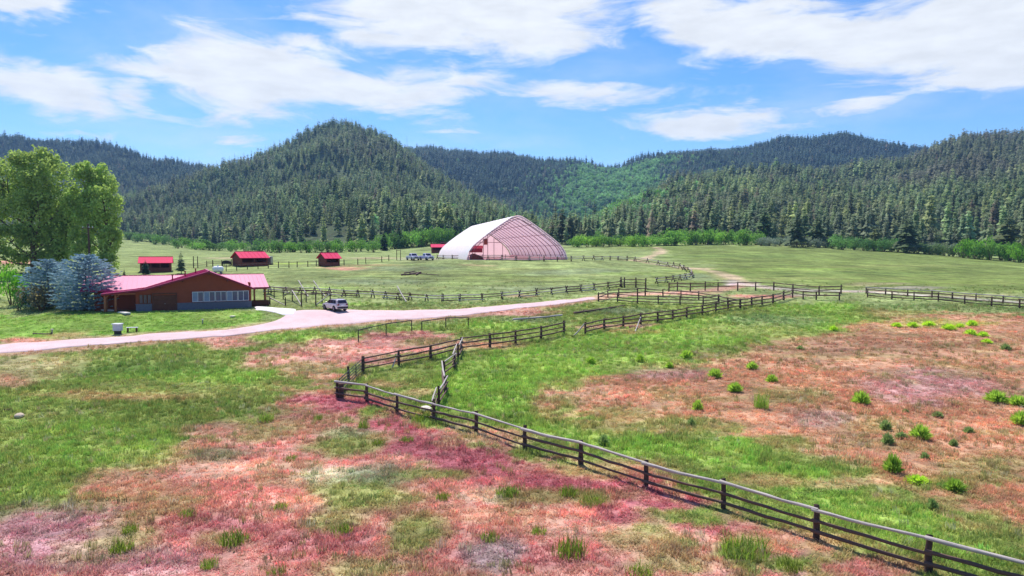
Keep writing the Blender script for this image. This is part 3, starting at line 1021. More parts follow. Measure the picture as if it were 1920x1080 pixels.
dead = RNG.random(n_) < .022
tcol[dead] = np.array(lin(136, 122, 104)) * RNG.uniform(.7, 1.15, dead.sum())[:, None]
pick = RNG.integers(0, 6, n_)
right = tpx > 1230
pick[right & (RNG.random(n_) < .65)] = 4
# aspens and brush in the canyon and by the forest foot
na = 9000
ay = np.sqrt(RNG.uniform(420 ** 2, 1700 ** 2, na)); apx = RNG.normal(0, 1, na) * 95 + 1110 + (ay - 900) * .09
ax = (apx - 960) / F * ay
kk = (ay > treeline(ax, ay) + 30) & (fbm(ax, ay, 60., 3) > -.28)
ax, ay = ax[kk], ay[kk]
ah = RNG.uniform(5, 11, len(ax))
acol = np.array(lin(156, 194, 134)) * RNG.uniform(.75, 1.4, len(ax))[:, None]
acol[RNG.random(len(ax)) < .15] = lin(140, 190, 80)
apick = RNG.integers(6, 8, len(ax))

# the conifers that show largest: individual trees
show = th / ty * (np.abs(tpx - 960) < 960)
order = np.argsort(-show)
near_i = order[:285]
rest = np.ones(n_, bool); rest[near_i] = False
fp = np.concatenate([np.stack([tx, ty, tz - .3], 1)[rest], np.stack([ax, ay, H(ax, ay) - .2], 1)])
fs = np.concatenate([np.stack([tw, tw, th], 1)[rest], np.stack([ah * 1.1, ah * 1.1, ah], 1)])
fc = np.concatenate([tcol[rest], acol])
fi = np.concatenate([pick[rest], apick])
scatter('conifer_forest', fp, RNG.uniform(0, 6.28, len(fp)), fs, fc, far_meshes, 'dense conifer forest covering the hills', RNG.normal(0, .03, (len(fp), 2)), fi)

M_NEEDLE = foliage('conifer_needles', 'OBJ', 0.42, 0.3, 5.0, gain=1.3)
M_BARK = principled('bark', lin(104, 84, 68), .95, var=.3, scale=6, bump=.6)
near_meshes = [conifer_mesh('crown_%d' % i, M_NEEDLE, 400 + i, 17, 9, R, st, lp, pw, 2) for i, (R, st, lp, pw) in enumerate(
    [(.17, .08, .25, .8), (.20, .1, .3, .75), (.15, .06, .2, .9), (.22, .22, .4, .55), (.20, .28, .45, .5), (.18, .15, .35, .65)])]
trk = trunk_mesh('trunk', M_BARK)
for j in near_i:
    lum_ = tcol[j].mean()
    tone = 'dark' if lum_ < .09 else ('pale' if lum_ > .16 else 'mid green')
    form = 'slim pointed' if pick[j] in (0, 1, 2) else 'broad crowned'
    where = [w2 for lim, w2 in ((330, 'above the hillside meadow'), (520, 'behind the larger loafing shed'), (700, 'behind the smallest shed'), (860, 'behind the parked trucks'), (1075, 'behind the arena tent'), (1245, 'above the oak brush beside the arena tent'), (1425, 'above the bright oak thickets'), (1560, 'above the grey sage brush'), (1690, 'above the mid green hedge'), (1810, 'above the dull grey green hedge'), (9999, 'above the thicket at the field corner')) if tpx[j] < lim][0]
    lb_ = '%s %s conifer %s' % (form, tone, where)
    conif = thing('conifer_tree', (tx[j], ty[j], tz[j] - .15), lb_, 'conifer tree', form + ' ' + tone + ' conifers ' + where, RNG.uniform(0, 6.28))
    if dead[j]:
        conif['label'] = 'dead tan brown conifer ' + where
        conif['group'] = 'dead conifers ' + where
    link('trunk', trk, conif, scale=(th[j],) * 3)
    cr = link('crown', near_meshes[min(pick[j], 5)], conif, scale=(tw[j], tw[j], th[j]))
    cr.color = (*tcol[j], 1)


def lone_conifer(px, py, hpx, wpx, col, label, mesh, name='conifer_tree', cat='conifer tree', group=None, mat=None):
    p = P(px, py)
    s = p.y / F
    t = thing(name, p - Vector((0, 0, .1)), label, cat, group, RNG.uniform(0, 6.28))
    hh, ww = hpx * s, wpx * s
    link('trunk', trk, t, scale=(hh, hh, hh))
    c = link('crown', mesh, t, scale=(ww / .36, ww / .36, hh))
    c.color = (*col, 1)
    return t


# lone trees in front of the forest
for (px, py, hh, ww, cl_, lb) in [
    (1322, 458, 58, 24, lin(84, 100, 66), 'dark conifer standing alone between two bright green oak thickets'),
    (1432, 458, 70, 36, lin(84, 106, 68), 'broad green pine rising behind the grey brush'),
    (1494, 464, 66, 30, lin(84, 100, 70), 'tall bare trunked pine standing in the grey sage brush'),
    (1532, 463, 60, 30, lin(92, 108, 72), 'olive pine beside the tall bare trunked pine'),
    (1700, 474, 66, 44, lin(88, 104, 70), 'wide dark pine rising over the dull green hedge'),
    (1640, 470, 42, 30, lin(112, 122, 76), 'short yellowish pine above the pale green hedge'),
    (1888, 486, 80, 50, lin(96, 106, 70), 'big olive pine rising from the bright green thicket'),
    (720, 470, 42, 18, lin(50, 66, 52), 'small black green spruce in front of the oak brush'),
    (748, 466, 56, 20, lin(60, 80, 60), 'slim dark spruce between the oak brush and the forest'),
]:
    lone_conifer(px, py, hh, ww, cl_, lb, near_meshes[3 if ww > 25 else 1])

# ------------------------------------------------------------------ oak brush along the forest foot
M_BUSH = foliage('bush_leaves', 'OBJ', 0.45, 0.35, 1.5, gain=1.25)
bush_meshes = []
for i in range(6):
    r_ = np.random.default_rng(700 + i)
    lob = [(r_.uniform(-.55, .55), r_.uniform(-.4, .4), r_.uniform(.25, .6), r_.uniform(.28, .45), r_.uniform(.28, .45), r_.uniform(.22, .38)) for _ in range(6)]
    V_, F_ = leaf_cloud(720 + i, lob, 620, .055)
    bush_meshes.append(np_mesh('foliage_%d' % i, V_, F_, M_BUSH))
M_TWIG = principled('twigs', lin(92, 76, 62), .95)
stem_me = MB()
for k in range(5):
    a = k * 1.3
    stem_me.tube([(0.03 * math.cos(a), 0.03 * math.sin(a), -.05), (.2 * math.cos(a), .2 * math.sin(a), .3), (.36 * math.cos(a), .36 * math.sin(a), .6)], [.025, .018, .008], 5)
stem_me = stem_me.mesh('stems', M_TWIG)


def bush(px, py, wpx, hpx, col, label, group, name='oak_bush', cat='bush', mesh=None):
    p = P(px, py)
    s = p.y / F
    t = thing(name, p - Vector((0, 0, .05)), label, cat, group, RNG.uniform(0, 6.28))
    ww, hh = wpx * s / 1.45, hpx * s / .74
    link('stems', stem_me, t, scale=(ww, ww, hh))
    c = link('foliage', mesh or bush_meshes[RNG.integers(0, 6)], t, scale=(ww, ww, hh))
    c.color = (*col, 1)
    return t


def bush_row(x0, y0, x1, y1, n, w_, h_, cols, label, group, jx=6, jy=1.6):
    n = int(n * 1.35)
    for k in range(n):
        t = (k + .5) / n
        s = RNG.uniform(.75, 1.25)
        c = np.array(cols[RNG.integers(0, len(cols))]) * RNG.uniform(.8, 1.2)
        bush(x0 + (x1 - x0) * t + RNG.uniform(-jx, jx), y0 + (y1 - y0) * t + RNG.uniform(-jy, jy), w_ * s * 1.2, h_ * RNG.uniform(.85, 1.3), c, label, group)


G1, G2, G3 = lin(116, 156, 72), lin(98, 134, 70), lin(134, 172, 76)
bush_row(235, 448, 330, 462, 9, 20, 13, [G2, lin(100, 130, 80)], 'rounded green bush edging the pale hillside meadow', 'bushes edging the hillside meadow')
bush_row(330, 465, 470, 473, 11, 22, 15, [G2, G1, lin(96, 130, 76)], 'green bush below the dark conifers behind the red roofed sheds', 'bushes behind the red roofed sheds')
bush_row(480, 474, 700, 472, 17, 24, 18, [G1, G2, G2], 'green oak bush between the small shed and the forest', 'oak bushes behind the small shed')
bush_row(705, 470, 850, 456, 15, 26, 24, [G1, G2, G1], 'green oak bush behind the far end of the arena tent', 'oak bushes behind the arena tent')
bush_row(1075, 462, 1250, 461, 15, 26, 17, [G1, G2, G3], 'green oak bush between the arena tent and the two-track path', 'oak bushes beside the arena tent')
bush_row(1245, 459, 1425, 459, 17, 26, 23, [G1, G3, G1], 'bright green oak bush at the top edge of the field', 'bright oak bushes at the field edge')
bush_row(1425, 460, 1560, 464, 13, 22, 14, [lin(126, 138, 128), lin(112, 126, 112)], 'grey green sage bush under the pines at the field edge', 'grey sage bushes at the field edge')
bush_row(1555, 465, 1690, 473, 13, 25, 19, [lin(108, 148, 84), lin(92, 128, 78)], 'mid green bush in the hedge below the pines', 'mid green hedge bushes')
bush_row(1690, 474, 1810, 482, 11, 24, 18, [lin(96, 118, 76), lin(120, 132, 118)], 'dull grey green bush in the hedge below the pines', 'dull hedge bushes')
bush_row(1805, 483, 1990, 496, 16, 28, 28, [G1, lin(112, 156, 56)], 'bright yellow green bush in the thicket at the field corner', 'bright bushes at the field corner')

# ------------------------------------------------------------------ cottonwoods
def add_tree(px, py, label, lobes_px, leaf_n, size, col, seed, trunk_r, depth=None):
    """broadleaf tree: trunk, limbs to every lobe, leaves; lobes in photo pixels (cx, cy, rx, ry, depth offset in m)"""
    p = at_depth(px, depth) if depth else P(px, py)
    s = p.y / F
    t = thing('cottonwood_tree', p - Vector((0, 0, .1)), label, 'tree', None)
    lob = []
    rr = np.random.default_rng(seed)
    base_py = 470 + (EYE - p.z) / p.y * F
    for (cx, cy, rx, ry, dz) in lobes_px:
        X, Z = (cx - px) * s, (base_py - cy) * s
        lob.append((X, dz, Z, rx * s, rx * s * .9, ry * s))
    mb = MB()
    top = max(l[2] for l in lob)
    mb.tube([(0, 0, -.3), (.1, 0, top * .2), (-.1, .1, top * .45), (.1, 0, top * .75)], [trunk_r, trunk_r * .8, trunk_r * .6, trunk_r * .2], 8)
    for l in lob:
        z0 = min(l[2] * .55, top * .6) * rr.uniform(.7, 1)
        b = Vector((0, 0, z0)); e = Vector((l[0], l[1], l[2]))
        mid = b.lerp(e, .5) + Vector((0, 0, -.06 * (e - b).length))
        mb.tube([b, mid, e], [trunk_r * .42, trunk_r * .28, trunk_r * .1], 6)
        for k in range(4):
            d = Vector(rr.normal(size=3)).normalized()
            e2 = e + Vector((d.x * l[3], d.y * l[4], d.z * l[5])) * .8
            mb.tube([mid.lerp(e, .6), e2.lerp(e, .4), e2], [trunk_r * .16, trunk_r * .1, trunk_r * .03], 5)
    mb.build('trunk', M_BARK, t, smooth=True)
    subs = []
    for l in lob:
        for k in range(10):
            d = rr.normal(size=3); d /= np.linalg.norm(d)
            if d[2] < -.5: d[2] *= -.5
            f = rr.uniform(.30, .52)
            subs.append((l[0] + d[0] * l[3] * .82, l[1] + d[1] * l[4] * .82, l[2] + d[2] * l[5] * .82, l[3] * f, l[4] * f, l[5] * f * .8))
    V, Fq = leaf_cloud(seed, subs, int(leaf_n * .8), size, shell=.2)
    V2, F2 = leaf_cloud(seed + 7, lob, int(leaf_n * .35), size, shell=.45)
    Fq = np.concatenate([Fq, F2 + len(V)]); V = np.concatenate([V, V2])
    link('crown', np_mesh('crown', V, Fq, foliage('cottonwood_leaves_%d' % seed, col, .5, .42, .55, gain=1.55)), t)
    return t


add_tree(62, 508, 'tall broad leafy cottonwood behind the blue spruces', [(10, 340, 46, 40, 0), (60, 315, 42, 36, 1), (100, 335, 40, 42, -1), (40, 390, 52, 44, 2), (95, 395, 42, 44, -2), (20, 445, 44, 32, -1), (75, 455, 40, 32, 1), (-30, 380, 45, 60, 0), (-40, 450, 40, 40, 0), (110, 440, 26, 34, 0), (85, 300, 26, 22, 0), (0, 482, 40, 24, 0), (60, 488, 36, 22, 1), (118, 470, 26, 30, 0), (125, 420, 24, 34, 1), (135, 370, 22, 30, 0), (-50, 330, 40, 50, 1)],
         30000, .30, lin(136, 152, 88), 41, .55, 140)
add_tree(203, 508, 'slimmer cottonwood beside the grey utility pole', [(160, 335, 22, 26, 0), (190, 345, 26, 36, 1), (205, 380, 30, 36, -1), (165, 390, 30, 40, 1), (195, 425, 30, 34, 0), (215, 450, 18, 30, -1), (200, 475, 16, 26, 0), (150, 430, 24, 40, 1), (165, 320, 14, 18, 0), (205, 492, 18, 18, 0), (160, 470, 20, 24, 0), (140, 380, 18, 30, 0)],
         17000, .28, lin(140, 158, 90), 42, .38, 136)
add_tree(118, 506, 'narrow dark cottonwood trunk between the larger cottonwoods', [(125, 440, 18, 30, 0), (112, 470, 14, 26, 0), (130, 400, 20, 30, 1)], 4500, .26, lin(108, 130, 62), 43, .3, 141)

# blue spruces, yard shrubs -------------------------------------------------
M_BLUE = foliage('blue_spruce_needles', 'OBJ', 0.25, 0.42, 7.0, gain=1.35, tsat=(1, 1, 1))


def spruce_mesh(seed, nbr=430, tw=12):
    """dense spruce: drooping branches set with many short needle sprays (unit height, unit width)"""
    r = np.random.default_rng(seed)
    C, D = [], []
    for i in range(nbr):
        t = (i + r.random()) / nbr
        t = 1 - (1 - t) ** .75 if True else t
        t = (math.floor(t * 15) + r.uniform(.25, .75)) / 15
        a = i * 2.39996 + r.uniform(-.3, .3)
        L = .5 * min(1.0, 1.6 * (1 - t) ** .6) * (1 - .25 * max(0, .12 - t) / .12) * r.uniform(.72, 1.12) + .015
        z0 = .03 + .96 * t
        droop = -.10 + .28 * t
        for k in range(tw):
            f = (k + r.random()) / tw
            f = f ** .7
            x = L * f
            z = z0 + L * (droop * f + .16 * f * f)
            sd_ = r.normal(0, .05) * f
            C.append((x * math.cos(a) - sd_ * math.sin(a), x * math.sin(a) + sd_ * math.cos(a), z + r.normal(0, .008)))
            da = a + r.uniform(-.9, .9)
            D.append((math.cos(da), math.sin(da), r.uniform(-.1, .35)))
    C, D = np.array(C), np.array(D)
    D /= np.linalg.norm(D, axis=1)[:, None]
    S = np.cross(D, r.normal(size=D.shape)); S /= np.linalg.norm(S, axis=1)[:, None]
    ln = r.uniform(.03, .065, len(C))[:, None]
    V = np.stack([C - D * ln * .4, C + S * ln * .3, C + D * ln, C - S * ln * .3], 1).reshape(-1, 3)
    return np_mesh('crown', V, np.arange(len(V)).reshape(-1, 4), M_BLUE)


spruce_a = spruce_mesh(901)
spruce_b = spruce_mesh(902, 350)


def spruce(px, py, hpx, wpx, col, label, mesh):
    p = P(px, py); s = p.y / F
    t = thing('blue_spruce', p - Vector((0, 0, .1)), label, 'spruce tree', None, RNG.uniform(0, 6.28))
    hh = hpx * s; ww = wpx * s
    link('trunk', trk, t, scale=(hh * 1.4, hh * 1.4, hh))
    c = link('crown', mesh, t, scale=(ww, ww, hh)); c.color = (*col, 1)


spruce(163, 582, 106, 112, lin(124, 148, 158), 'large silvery blue spruce at the corner of the house', spruce_a)
spruce(92, 577, 92, 92, lin(116, 140, 150), 'smaller blue spruce beside the large silvery spruce', spruce_b)
bush(78, 583, 62, 48, lin(128, 116, 92), 'brownish half bare shrub in front of the smaller blue spruce', None, 'yard_shrub', 'shrub')
bush(22, 572, 60, 66, lin(112, 166, 54), 'bright green leafy shrub left of the blue spruces', None, 'yard_shrub', 'shrub')
bush(-20, 560, 60, 60, lin(92, 140, 56), 'green shrub half hidden at the end of the shrub row', None, 'yard_shrub', 'shrub')
bush(36, 582, 40, 34, lin(72, 108, 70), 'dark green low shrub under the bright leafy shrub', None, 'yard_shrub', 'shrub')
lone_conifer(273, 514, 28, 18, lin(62, 84, 66), 'small dark spruce beside the red roofed shed behind the house', near_meshes[1])
lone_conifer(340, 513, 44, 22, lin(116, 130, 100), 'thin pale young conifer between two red roofed sheds', near_meshes[5])
lone_conifer(233, 516, 14, 8, lin(60, 78, 60), 'tiny dark sapling beside the cottonwood trunk', near_meshes[2])

# ------------------------------------------------------------------ fences
M_POST = principled('weathered_post', lin(84, 64, 58), .9, var=.35, scale=5, bump=.7, bscale=30)
M_RAIL = principled('weathered_rail', lin(102, 76, 68), .75, spec=.35, var=.3, scale=4, bump=.6, bscale=26)
M_PIPE = principled('dark_pipe', lin(62, 62, 60), .5, .6)


def log_mesh(name, mat, seed, bend=.02, r=1.0, n=8):
    rr = np.random.default_rng(seed)
    pts, rs = [], []
    for i in range(7):
        t = i / 6
        pts.append((t, rr.normal(0, bend * .5), rr.normal(0, bend * .35) - bend * math.sin(PI * t)))
        rs.append(r * (1.05 - .22 * t) * rr.uniform(.92, 1.08))
    # unit length along x, radius 1 in y,z (scaled per piece)
    V, Fc = [], []
    for p, q_ in zip(pts, rs):
        for k in range(n):
            a = 2 * PI * k / n
            V.append((p[0], p[1] * 8 + math.cos(a) * q_, p[2] * 8 + math.sin(a) * q_))
    for i in range(6):
        for k in range(n):
            Fc.append((i * n + k, (i + 1) * n + k, (i + 1) * n + (k + 1) % n, i * n + (k + 1) % n))
    Fc += [tuple(range(n)), tuple(6 * n + k for k in range(n))[::-1]]
    me = bpy.data.meshes.new(name)
    me.from_pydata(V, [], Fc)
    me.materials.append(mat)
    me.polygons.foreach_set('use_smooth', [True] * len(me.polygons))
    return me


M_TOP = principled('bleached_sunlit_rail', lin(178, 166, 160), .7, spec=.35, var=.45, scale=4, bump=.6, bscale=26)  # peeled pale wood; on top rails the sunlit highlight is put into this colour
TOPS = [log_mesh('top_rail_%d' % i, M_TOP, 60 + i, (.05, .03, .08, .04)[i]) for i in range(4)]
RAILS = [log_mesh('rail_%d' % i, M_RAIL, 50 + i, .06 if i % 2 else .035) for i in range(6)]
POSTS = [log_mesh('post_%d' % i, M_POST, 80 + i, .02) for i in range(4)]
PIPES = log_mesh('pipe', M_PIPE, 99, 0.0)


def beam(name, me, a, b, r, parent, origin):
    a, b = Vector(a), Vector(b)
    d = b - a
    o = link(name, me, parent)
    o.location = a - origin
    o.rotation_euler = d.to_track_quat('X', 'Z').to_euler()
    o.scale = (d.length, r, r)
    return o


def post_rail(name, pix, label, group=None, hgt=1.3, rails=(1.2, .75, .32), pr=.11, rr=.06, skip=(), cat='fence', heights=None, pts=None, jitter=.05, toplit=False):
    pts = pts or [P(*p) for p in pix]
    o0 = pts[0].copy()
    t = thing(name, o0, label, cat, group)
    for i, p in enumerate(pts):
        hh = (heights[i] if heights else hgt) * random.uniform(.96, 1.06)
        lean = Vector((random.uniform(-.03, .03), random.uniform(-.03, .03), hh))
        beam('post', POSTS[i % 4], p - Vector((0, 0, .25)), p + lean, pr * random.uniform(.9, 1.15), t, o0)
    for i in range(len(pts) - 1):
        if i in skip:
            continue
        a, b = pts[i], pts[i + 1]
        ext = (b - a).normalized() * .12
        side = Vector((-(b - a).y, (b - a).x, 0)).normalized()
        if side.y > 0: side = -side            # rails on the near face of the posts
        side *= (pr + rr * .3)
        for h in rails:
            ja, jb = random.uniform(-jitter, jitter), random.uniform(-jitter, jitter)
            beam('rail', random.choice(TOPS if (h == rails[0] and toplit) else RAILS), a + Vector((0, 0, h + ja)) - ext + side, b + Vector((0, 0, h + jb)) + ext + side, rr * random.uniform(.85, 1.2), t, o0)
    return t


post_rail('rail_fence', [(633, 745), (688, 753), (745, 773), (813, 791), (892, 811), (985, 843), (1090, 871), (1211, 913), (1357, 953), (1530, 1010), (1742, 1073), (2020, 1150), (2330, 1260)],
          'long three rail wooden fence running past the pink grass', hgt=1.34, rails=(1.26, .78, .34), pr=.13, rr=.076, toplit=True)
post_rail('rail_fence', [(680, 698), (748, 685), (807, 674), (864, 659), (918, 651), (967, 644), (1014, 636), (1057, 626)],
          'three rail fence closing the far side of the small corral', hgt=1.42, rails=(1.32, .86, .42), pr=.14, rr=.075)
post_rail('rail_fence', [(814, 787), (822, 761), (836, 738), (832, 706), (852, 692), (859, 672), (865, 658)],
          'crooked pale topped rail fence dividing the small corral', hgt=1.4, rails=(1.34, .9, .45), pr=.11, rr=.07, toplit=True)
post_rail('rail_fence', [(1097, 627), (1133, 618), (1169, 613), (1201, 608), (1233, 604), (1261, 600), (1287, 595), (1317, 590), (1342, 585), (1365, 581), (1388, 578), (1409, 575), (1429, 572), (1449, 569), (1469, 563)],
          'three rail fence above the shaded dirt bank', hgt=1.35, rails=(1.25, .8, .36), pr=.13, rr=.08)
post_rail('rail_fence', [(1469, 563), (1486, 558), (1506, 561), (1530, 562), (1574, 563)], 'short rail fence joining the dirt pen and the far field', hgt=1.3, rails=(1.2, .7), rr=.075)
post_rail('rail_fence', [(1122, 565), (1158, 566), (1195, 569), (1234, 570), (1275, 571), (1318, 573), (1347, 569)], 'low weathered fence on the near side of the empty pen', hgt=1.3, rails=(1.15, .7, .3), rr=.07)
post_rail('rail_fence', [(1122, 565), (1140, 558), (1160, 556), (1195, 555), (1210, 554), (1243, 557), (1277, 559), (1310, 562), (1347, 569), (1364, 573), (1388, 578)], 'low weathered fence on the far side of the empty pen', hgt=1.25, rails=(1.12, .65), rr=.07)
post_rail('rail_fence', [(1254, 547), (1270, 545), (1294, 546), (1322, 545), (1346, 545), (1383, 545), (1417, 545), (1451, 545), (1487, 549), (1536, 553), (1577, 551)], 'two rail fence along the foot of the path to the field', hgt=1.45, rails=(1.3, .75), rr=.075)
post_rail('rail_fence', [(1627, 557), (1672, 561), (1714, 563), (1759, 565), (1809, 570), (1859, 574), (1911, 578), (1965, 582), (2020, 586)], 'near rail fence of the pair beside the far green field', hgt=1.3, rails=(1.2, .7, .3), rr=.075)
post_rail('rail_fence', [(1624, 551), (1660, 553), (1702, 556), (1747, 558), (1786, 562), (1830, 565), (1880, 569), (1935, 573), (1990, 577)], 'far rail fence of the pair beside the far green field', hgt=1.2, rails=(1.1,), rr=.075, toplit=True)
post_rail('pasture_fence', [(424, 508), (444, 507), (464, 505), (484, 504), (503, 503), (522, 502), (542, 502), (557, 501), (577, 500), (593, 499), (620, 498.5), (645, 497), (671, 496), (686, 494), (716, 491), (729, 489)], 'thin post fence running past the small sheds', hgt=1.35, rails=(1.1,), pr=.1, rr=.03)
post_rail('pasture_fence', [(363, 502), (371, 502), (388, 500), (399, 499), (416, 498), (434, 497)], 'wire paddock fence with two tall gate posts behind the house', hgt=1.3, rails=(1.0, .6), pr=.1, rr=.03, heights=[2.6, 2.6, 1.3, 1.3, 1.3, 1.3])
post_rail('gateway', [(744, 488), (751, 488)], 'pair of tall gate posts left of the parked trucks', None, 2.6, (2.4,), .09, .05, cat='gate')

# metal corral gate
def pipe_gate(a, b, label, h=1.25, bars=5, z0=.25):
    a, b = P(*a), P(*b)
    t = thing('metal_gate', a, label, 'gate')
    for i in range(bars):
        z = z0 + (h - z0) * i / (bars - 1)
        beam('bar', PIPES, a + Vector((0, 0, z)), b + Vector((0, 0, z)), .042, t, a)
    for k in (0.0, .38, .7, 1.0):
        q_ = a.lerp(b, k)
        beam('upright', PIPES, q_ + Vector((0, 0, z0)), q_ + Vector((0, 0, h)), .045, t, a)
    return t


pipe_gate((637, 741), (679, 700), 'dark pipe gate across the corner of the small corral')
p_ = P(653, 716)
t_ = thing('gate_post', p_, 'round dark post in the middle of the pipe gate', 'post')
beam('post', POSTS[1], p_ - Vector((0, 0, .2)), p_ + Vector((0, 0, 1.3)), .12, t_, p_)
p_ = P(640, 746)
t_ = thing('brace_post', p_, 'thick square brace post beside the corral corner post', 'post')
MB().box(-.17, .17, -.12, .12, -.2, 1.05).build('post', M_POST, t_, bevel=.02)
MB().box(-.2, .2, -.15, .15, 1.052, 1.1).build('cap', M_RAIL, t_, bevel=.01)
# diagonal brace of the corral and thin steel stakes
p_, q_ = P(735, 690), P(747, 684)
t_ = thing('fence_brace', p_, 'slanting pole brace leaning on the corral fence', 'pole')
beam('pole', TOPS[1], p_, q_ + Vector((0, -.1, 1.15)), .06, t_, p_)
for (px, py, hh, lb) in ((926, 640, 1.5, 'thin steel stake behind the corral fence'), (943, 652, 1.6, 'thin steel stake in front of the corral fence')):
    p_ = P(px, py)
    t_ = thing('steel_stake', p_, lb, 'stake')
    beam('shaft', PIPES, p_ - Vector((0, 0, .2)), p_ + Vector((0, 0, hh)), .03, t_, p_)
    beam('clip', PIPES, p_ + Vector((-.06, 0, hh * .8)), p_ + Vector((.06, 0, hh * .8)), .02, t_, p_)
for (a, b, rr, lb) in (((1074, 630), (1096, 626), 1.2, 'pale slanting brace pole at the end of the bank fence'), ((1190, 622), (1201, 608), .9, 'pale brace pole leaning on the middle of the bank fence')):
    p_, q_ = P(*a), P(*b)
    t_ = thing('fence_brace', p_, lb, 'pole')
    beam('pole', TOPS[2], p_ - Vector((0, 0, .05)), q_ + Vector((0, -.15, rr)), .075, t_, p_)

# pipe hitching rails
def hitch(pix, label, h=1.15):
    pts = [P(*p) for p in pix]
    t = thing('hitching_rail', pts[0], label, 'hitching rail', 'pipe hitching rails below the gravel road')
    for p in pts:
        beam('post', PIPES, p - Vector((0, 0, .2)), p + Vector((0, 0, h)), .065, t, pts[0])
    for a, b in zip(pts, pts[1:]):
        beam('rail', PIPES, a + Vector((0, 0, h)), b + Vector((0, 0, h)), .06, t, pts[0])


hitch([(672, 641), (724, 628), (772, 621)], 'lower dark pipe hitching rail nearer the corral', 1.25)
hitch([(791, 622), (836, 615), (878, 614)], 'upper dark pipe hitching rail nearer the gravel road', 1.2)


# jackleg (buck and rail) fence
def jackleg(pix, label, hgt=1.15, big=()):
    pts = [P(*p) for p in pix]
    o0 = pts[0].copy()
    t = thing('jackleg_fence', o0, label, 'fence')
    n = len(pts)
    for i, p in enumerate(pts):
        d = (pts[min(i + 1, n - 1)] - pts[max(i - 1, 0)]); d.z = 0; d.normalize()
        s = Vector((-d.y, d.x, 0))
        hh = hgt * random.uniform(.9, 1.1)
        for sg in (-1, 1):
            beam('buck_leg', POSTS[i % 4], p + s * sg * .42 - Vector((0, 0, .08)) + d * .09 * sg, p - s * sg * .14 + Vector((0, 0, hh)) + d * .09 * sg, .085, t, o0)
    for i in range(n - 1):
        a, b = pts[i], pts[i + 1]
        d = (b - a).normalized() * .3
        s = Vector((-(b - a).y, (b - a).x, 0)).normalized()
        if s.y > 0: s = -s
        for h, off in ((hgt * .82, .02), (hgt * .5, .33), (hgt * .2, .48)):
            if h < hgt * .3 and random.random() < .35:
                continue
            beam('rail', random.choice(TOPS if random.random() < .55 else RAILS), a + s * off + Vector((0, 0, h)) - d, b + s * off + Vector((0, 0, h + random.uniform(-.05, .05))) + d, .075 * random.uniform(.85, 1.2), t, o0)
    return t


jackleg([(496, 548), (506, 548), (536, 550), (563, 551), (590, 551), (618, 553), (645, 556), (671, 557), (699, 558), (723, 560), (746, 562), (769, 563), (800, 565), (830, 566), (862, 565), (904, 564), (941, 561), (974, 558), (1006, 555), (1034, 552), (1062, 549), (1089, 547), (1114, 544), (1140, 541), (1164, 538)],
        'long zigzag jackleg log fence between the road and the meadow')
jackleg([(1231, 532), (1249, 530), (1262, 528), (1275, 526), (1285, 524), (1296, 521), (1296, 515), (1290, 510), (1282, 507), (1275, 503.5), (1263, 501), (1252, 500), (1234, 497)],
        'jackleg log fence hooking round the corner of the meadow')
jackleg([(820, 486), (831, 486), (848, 486), (867, 486), (889, 487), (915, 488), (941, 488), (967, 489), (993, 489), (1020, 490), (1045, 490), (1071, 490), (1094, 489), (1113, 488), (1129, 488), (1144, 488), (1159, 488), (1176, 489), (1191, 490), (1214, 493), (1234, 497)],
        'jackleg log fence running in front of the arena tent', hgt=1.2)
post_rail('log_gate', [(1164, 538), (1171, 539), (1192, 539), (1211, 540)], 'log gate in the jackleg fence beside the empty pen', None, 1.7, (1.4, .9, .5), .13, .06, cat='gate')
# leaning spare poles over the jackleg fence
for (a, b, lb) in (((560, 546), (578, 556), 'pale pole leaning on the jackleg fence behind the pen'), ((588, 547), (610, 556), 'second pale pole leaning on the jackleg fence behind the pen'), ((745, 558), (762, 566), 'short pale pole leaning on the jackleg fence past the car')):
    q_, p_ = P(*a), P(*b)
    t_ = thing('leaning_pole', p_, lb, 'pole')
    beam('pole', TOPS[3], p_, q_ + Vector((0, 0, 1.75)), .1, t_, p_)

# wooden frame pen beside the house
def frame_pen():
    front = [P(496, 568), P(506, 571), (P(535, 574)), P(565, 575), P(592, 574), P(619, 570)]
    back = [P(497, 556), P(514, 558), P(531, 561), P(548, 564), P(574, 566), P(604, 568)]
    t = thing('pole_pen', front[0], 'open wooden post frame pen between the house and the car', 'pen')
    o0 = front[0].copy()
    hs_ = (1.5, 1.2, 1.3, 1.9, 1.85, 1.6)
    for p, h in zip(front, hs_):
        beam('post', POSTS[0], p - Vector((0, 0, .2)), p + Vector((0, 0, h)), .1, t, o0)
    for p in back:
        beam('post', POSTS[2], p - Vector((0, 0, .2)), p + Vector((0, 0, 1.8)), .085, t, o0)
    for a, b in zip(back, back[1:]):
        beam('rail', RAILS[0], a + Vector((0, 0, 1.75)), b + Vector((0, 0, 1.75)), .07, t, o0)
    beam('rail', RAILS[0], back[-1] + Vector((0, 0, 1.75)), front[-1] + Vector((0, 0, 1.55)), .07, t, o0)
    beam('rail', RAILS[4], front[0] + Vector((0, 0, 1.2)), front[1] + Vector((0, 0, 1.15)), .07, t, o0)
    beam('rail', RAILS[2], front[3] + Vector((0, 0, 1.8)), front[4] + Vector((0, 0, 1.8)), .08, t, o0)
    beam('rail', RAILS[2], front[4] + Vector((0, 0, 1.8)), front[5] + Vector((0, 0, 1.6)), .08, t, o0)
    for a, b, ha, hb in ((front[1], front[2], 1.05, .12), (back[2], back[3], .4, 1.6), (back[3], front[3], 1.65, .2), (front[4], front[5], .15, 1.45)):
        beam('brace', TOPS[1], a + Vector((0, 0, ha)), b + Vector((0, 0, hb)), .085, t, o0)


frame_pen()

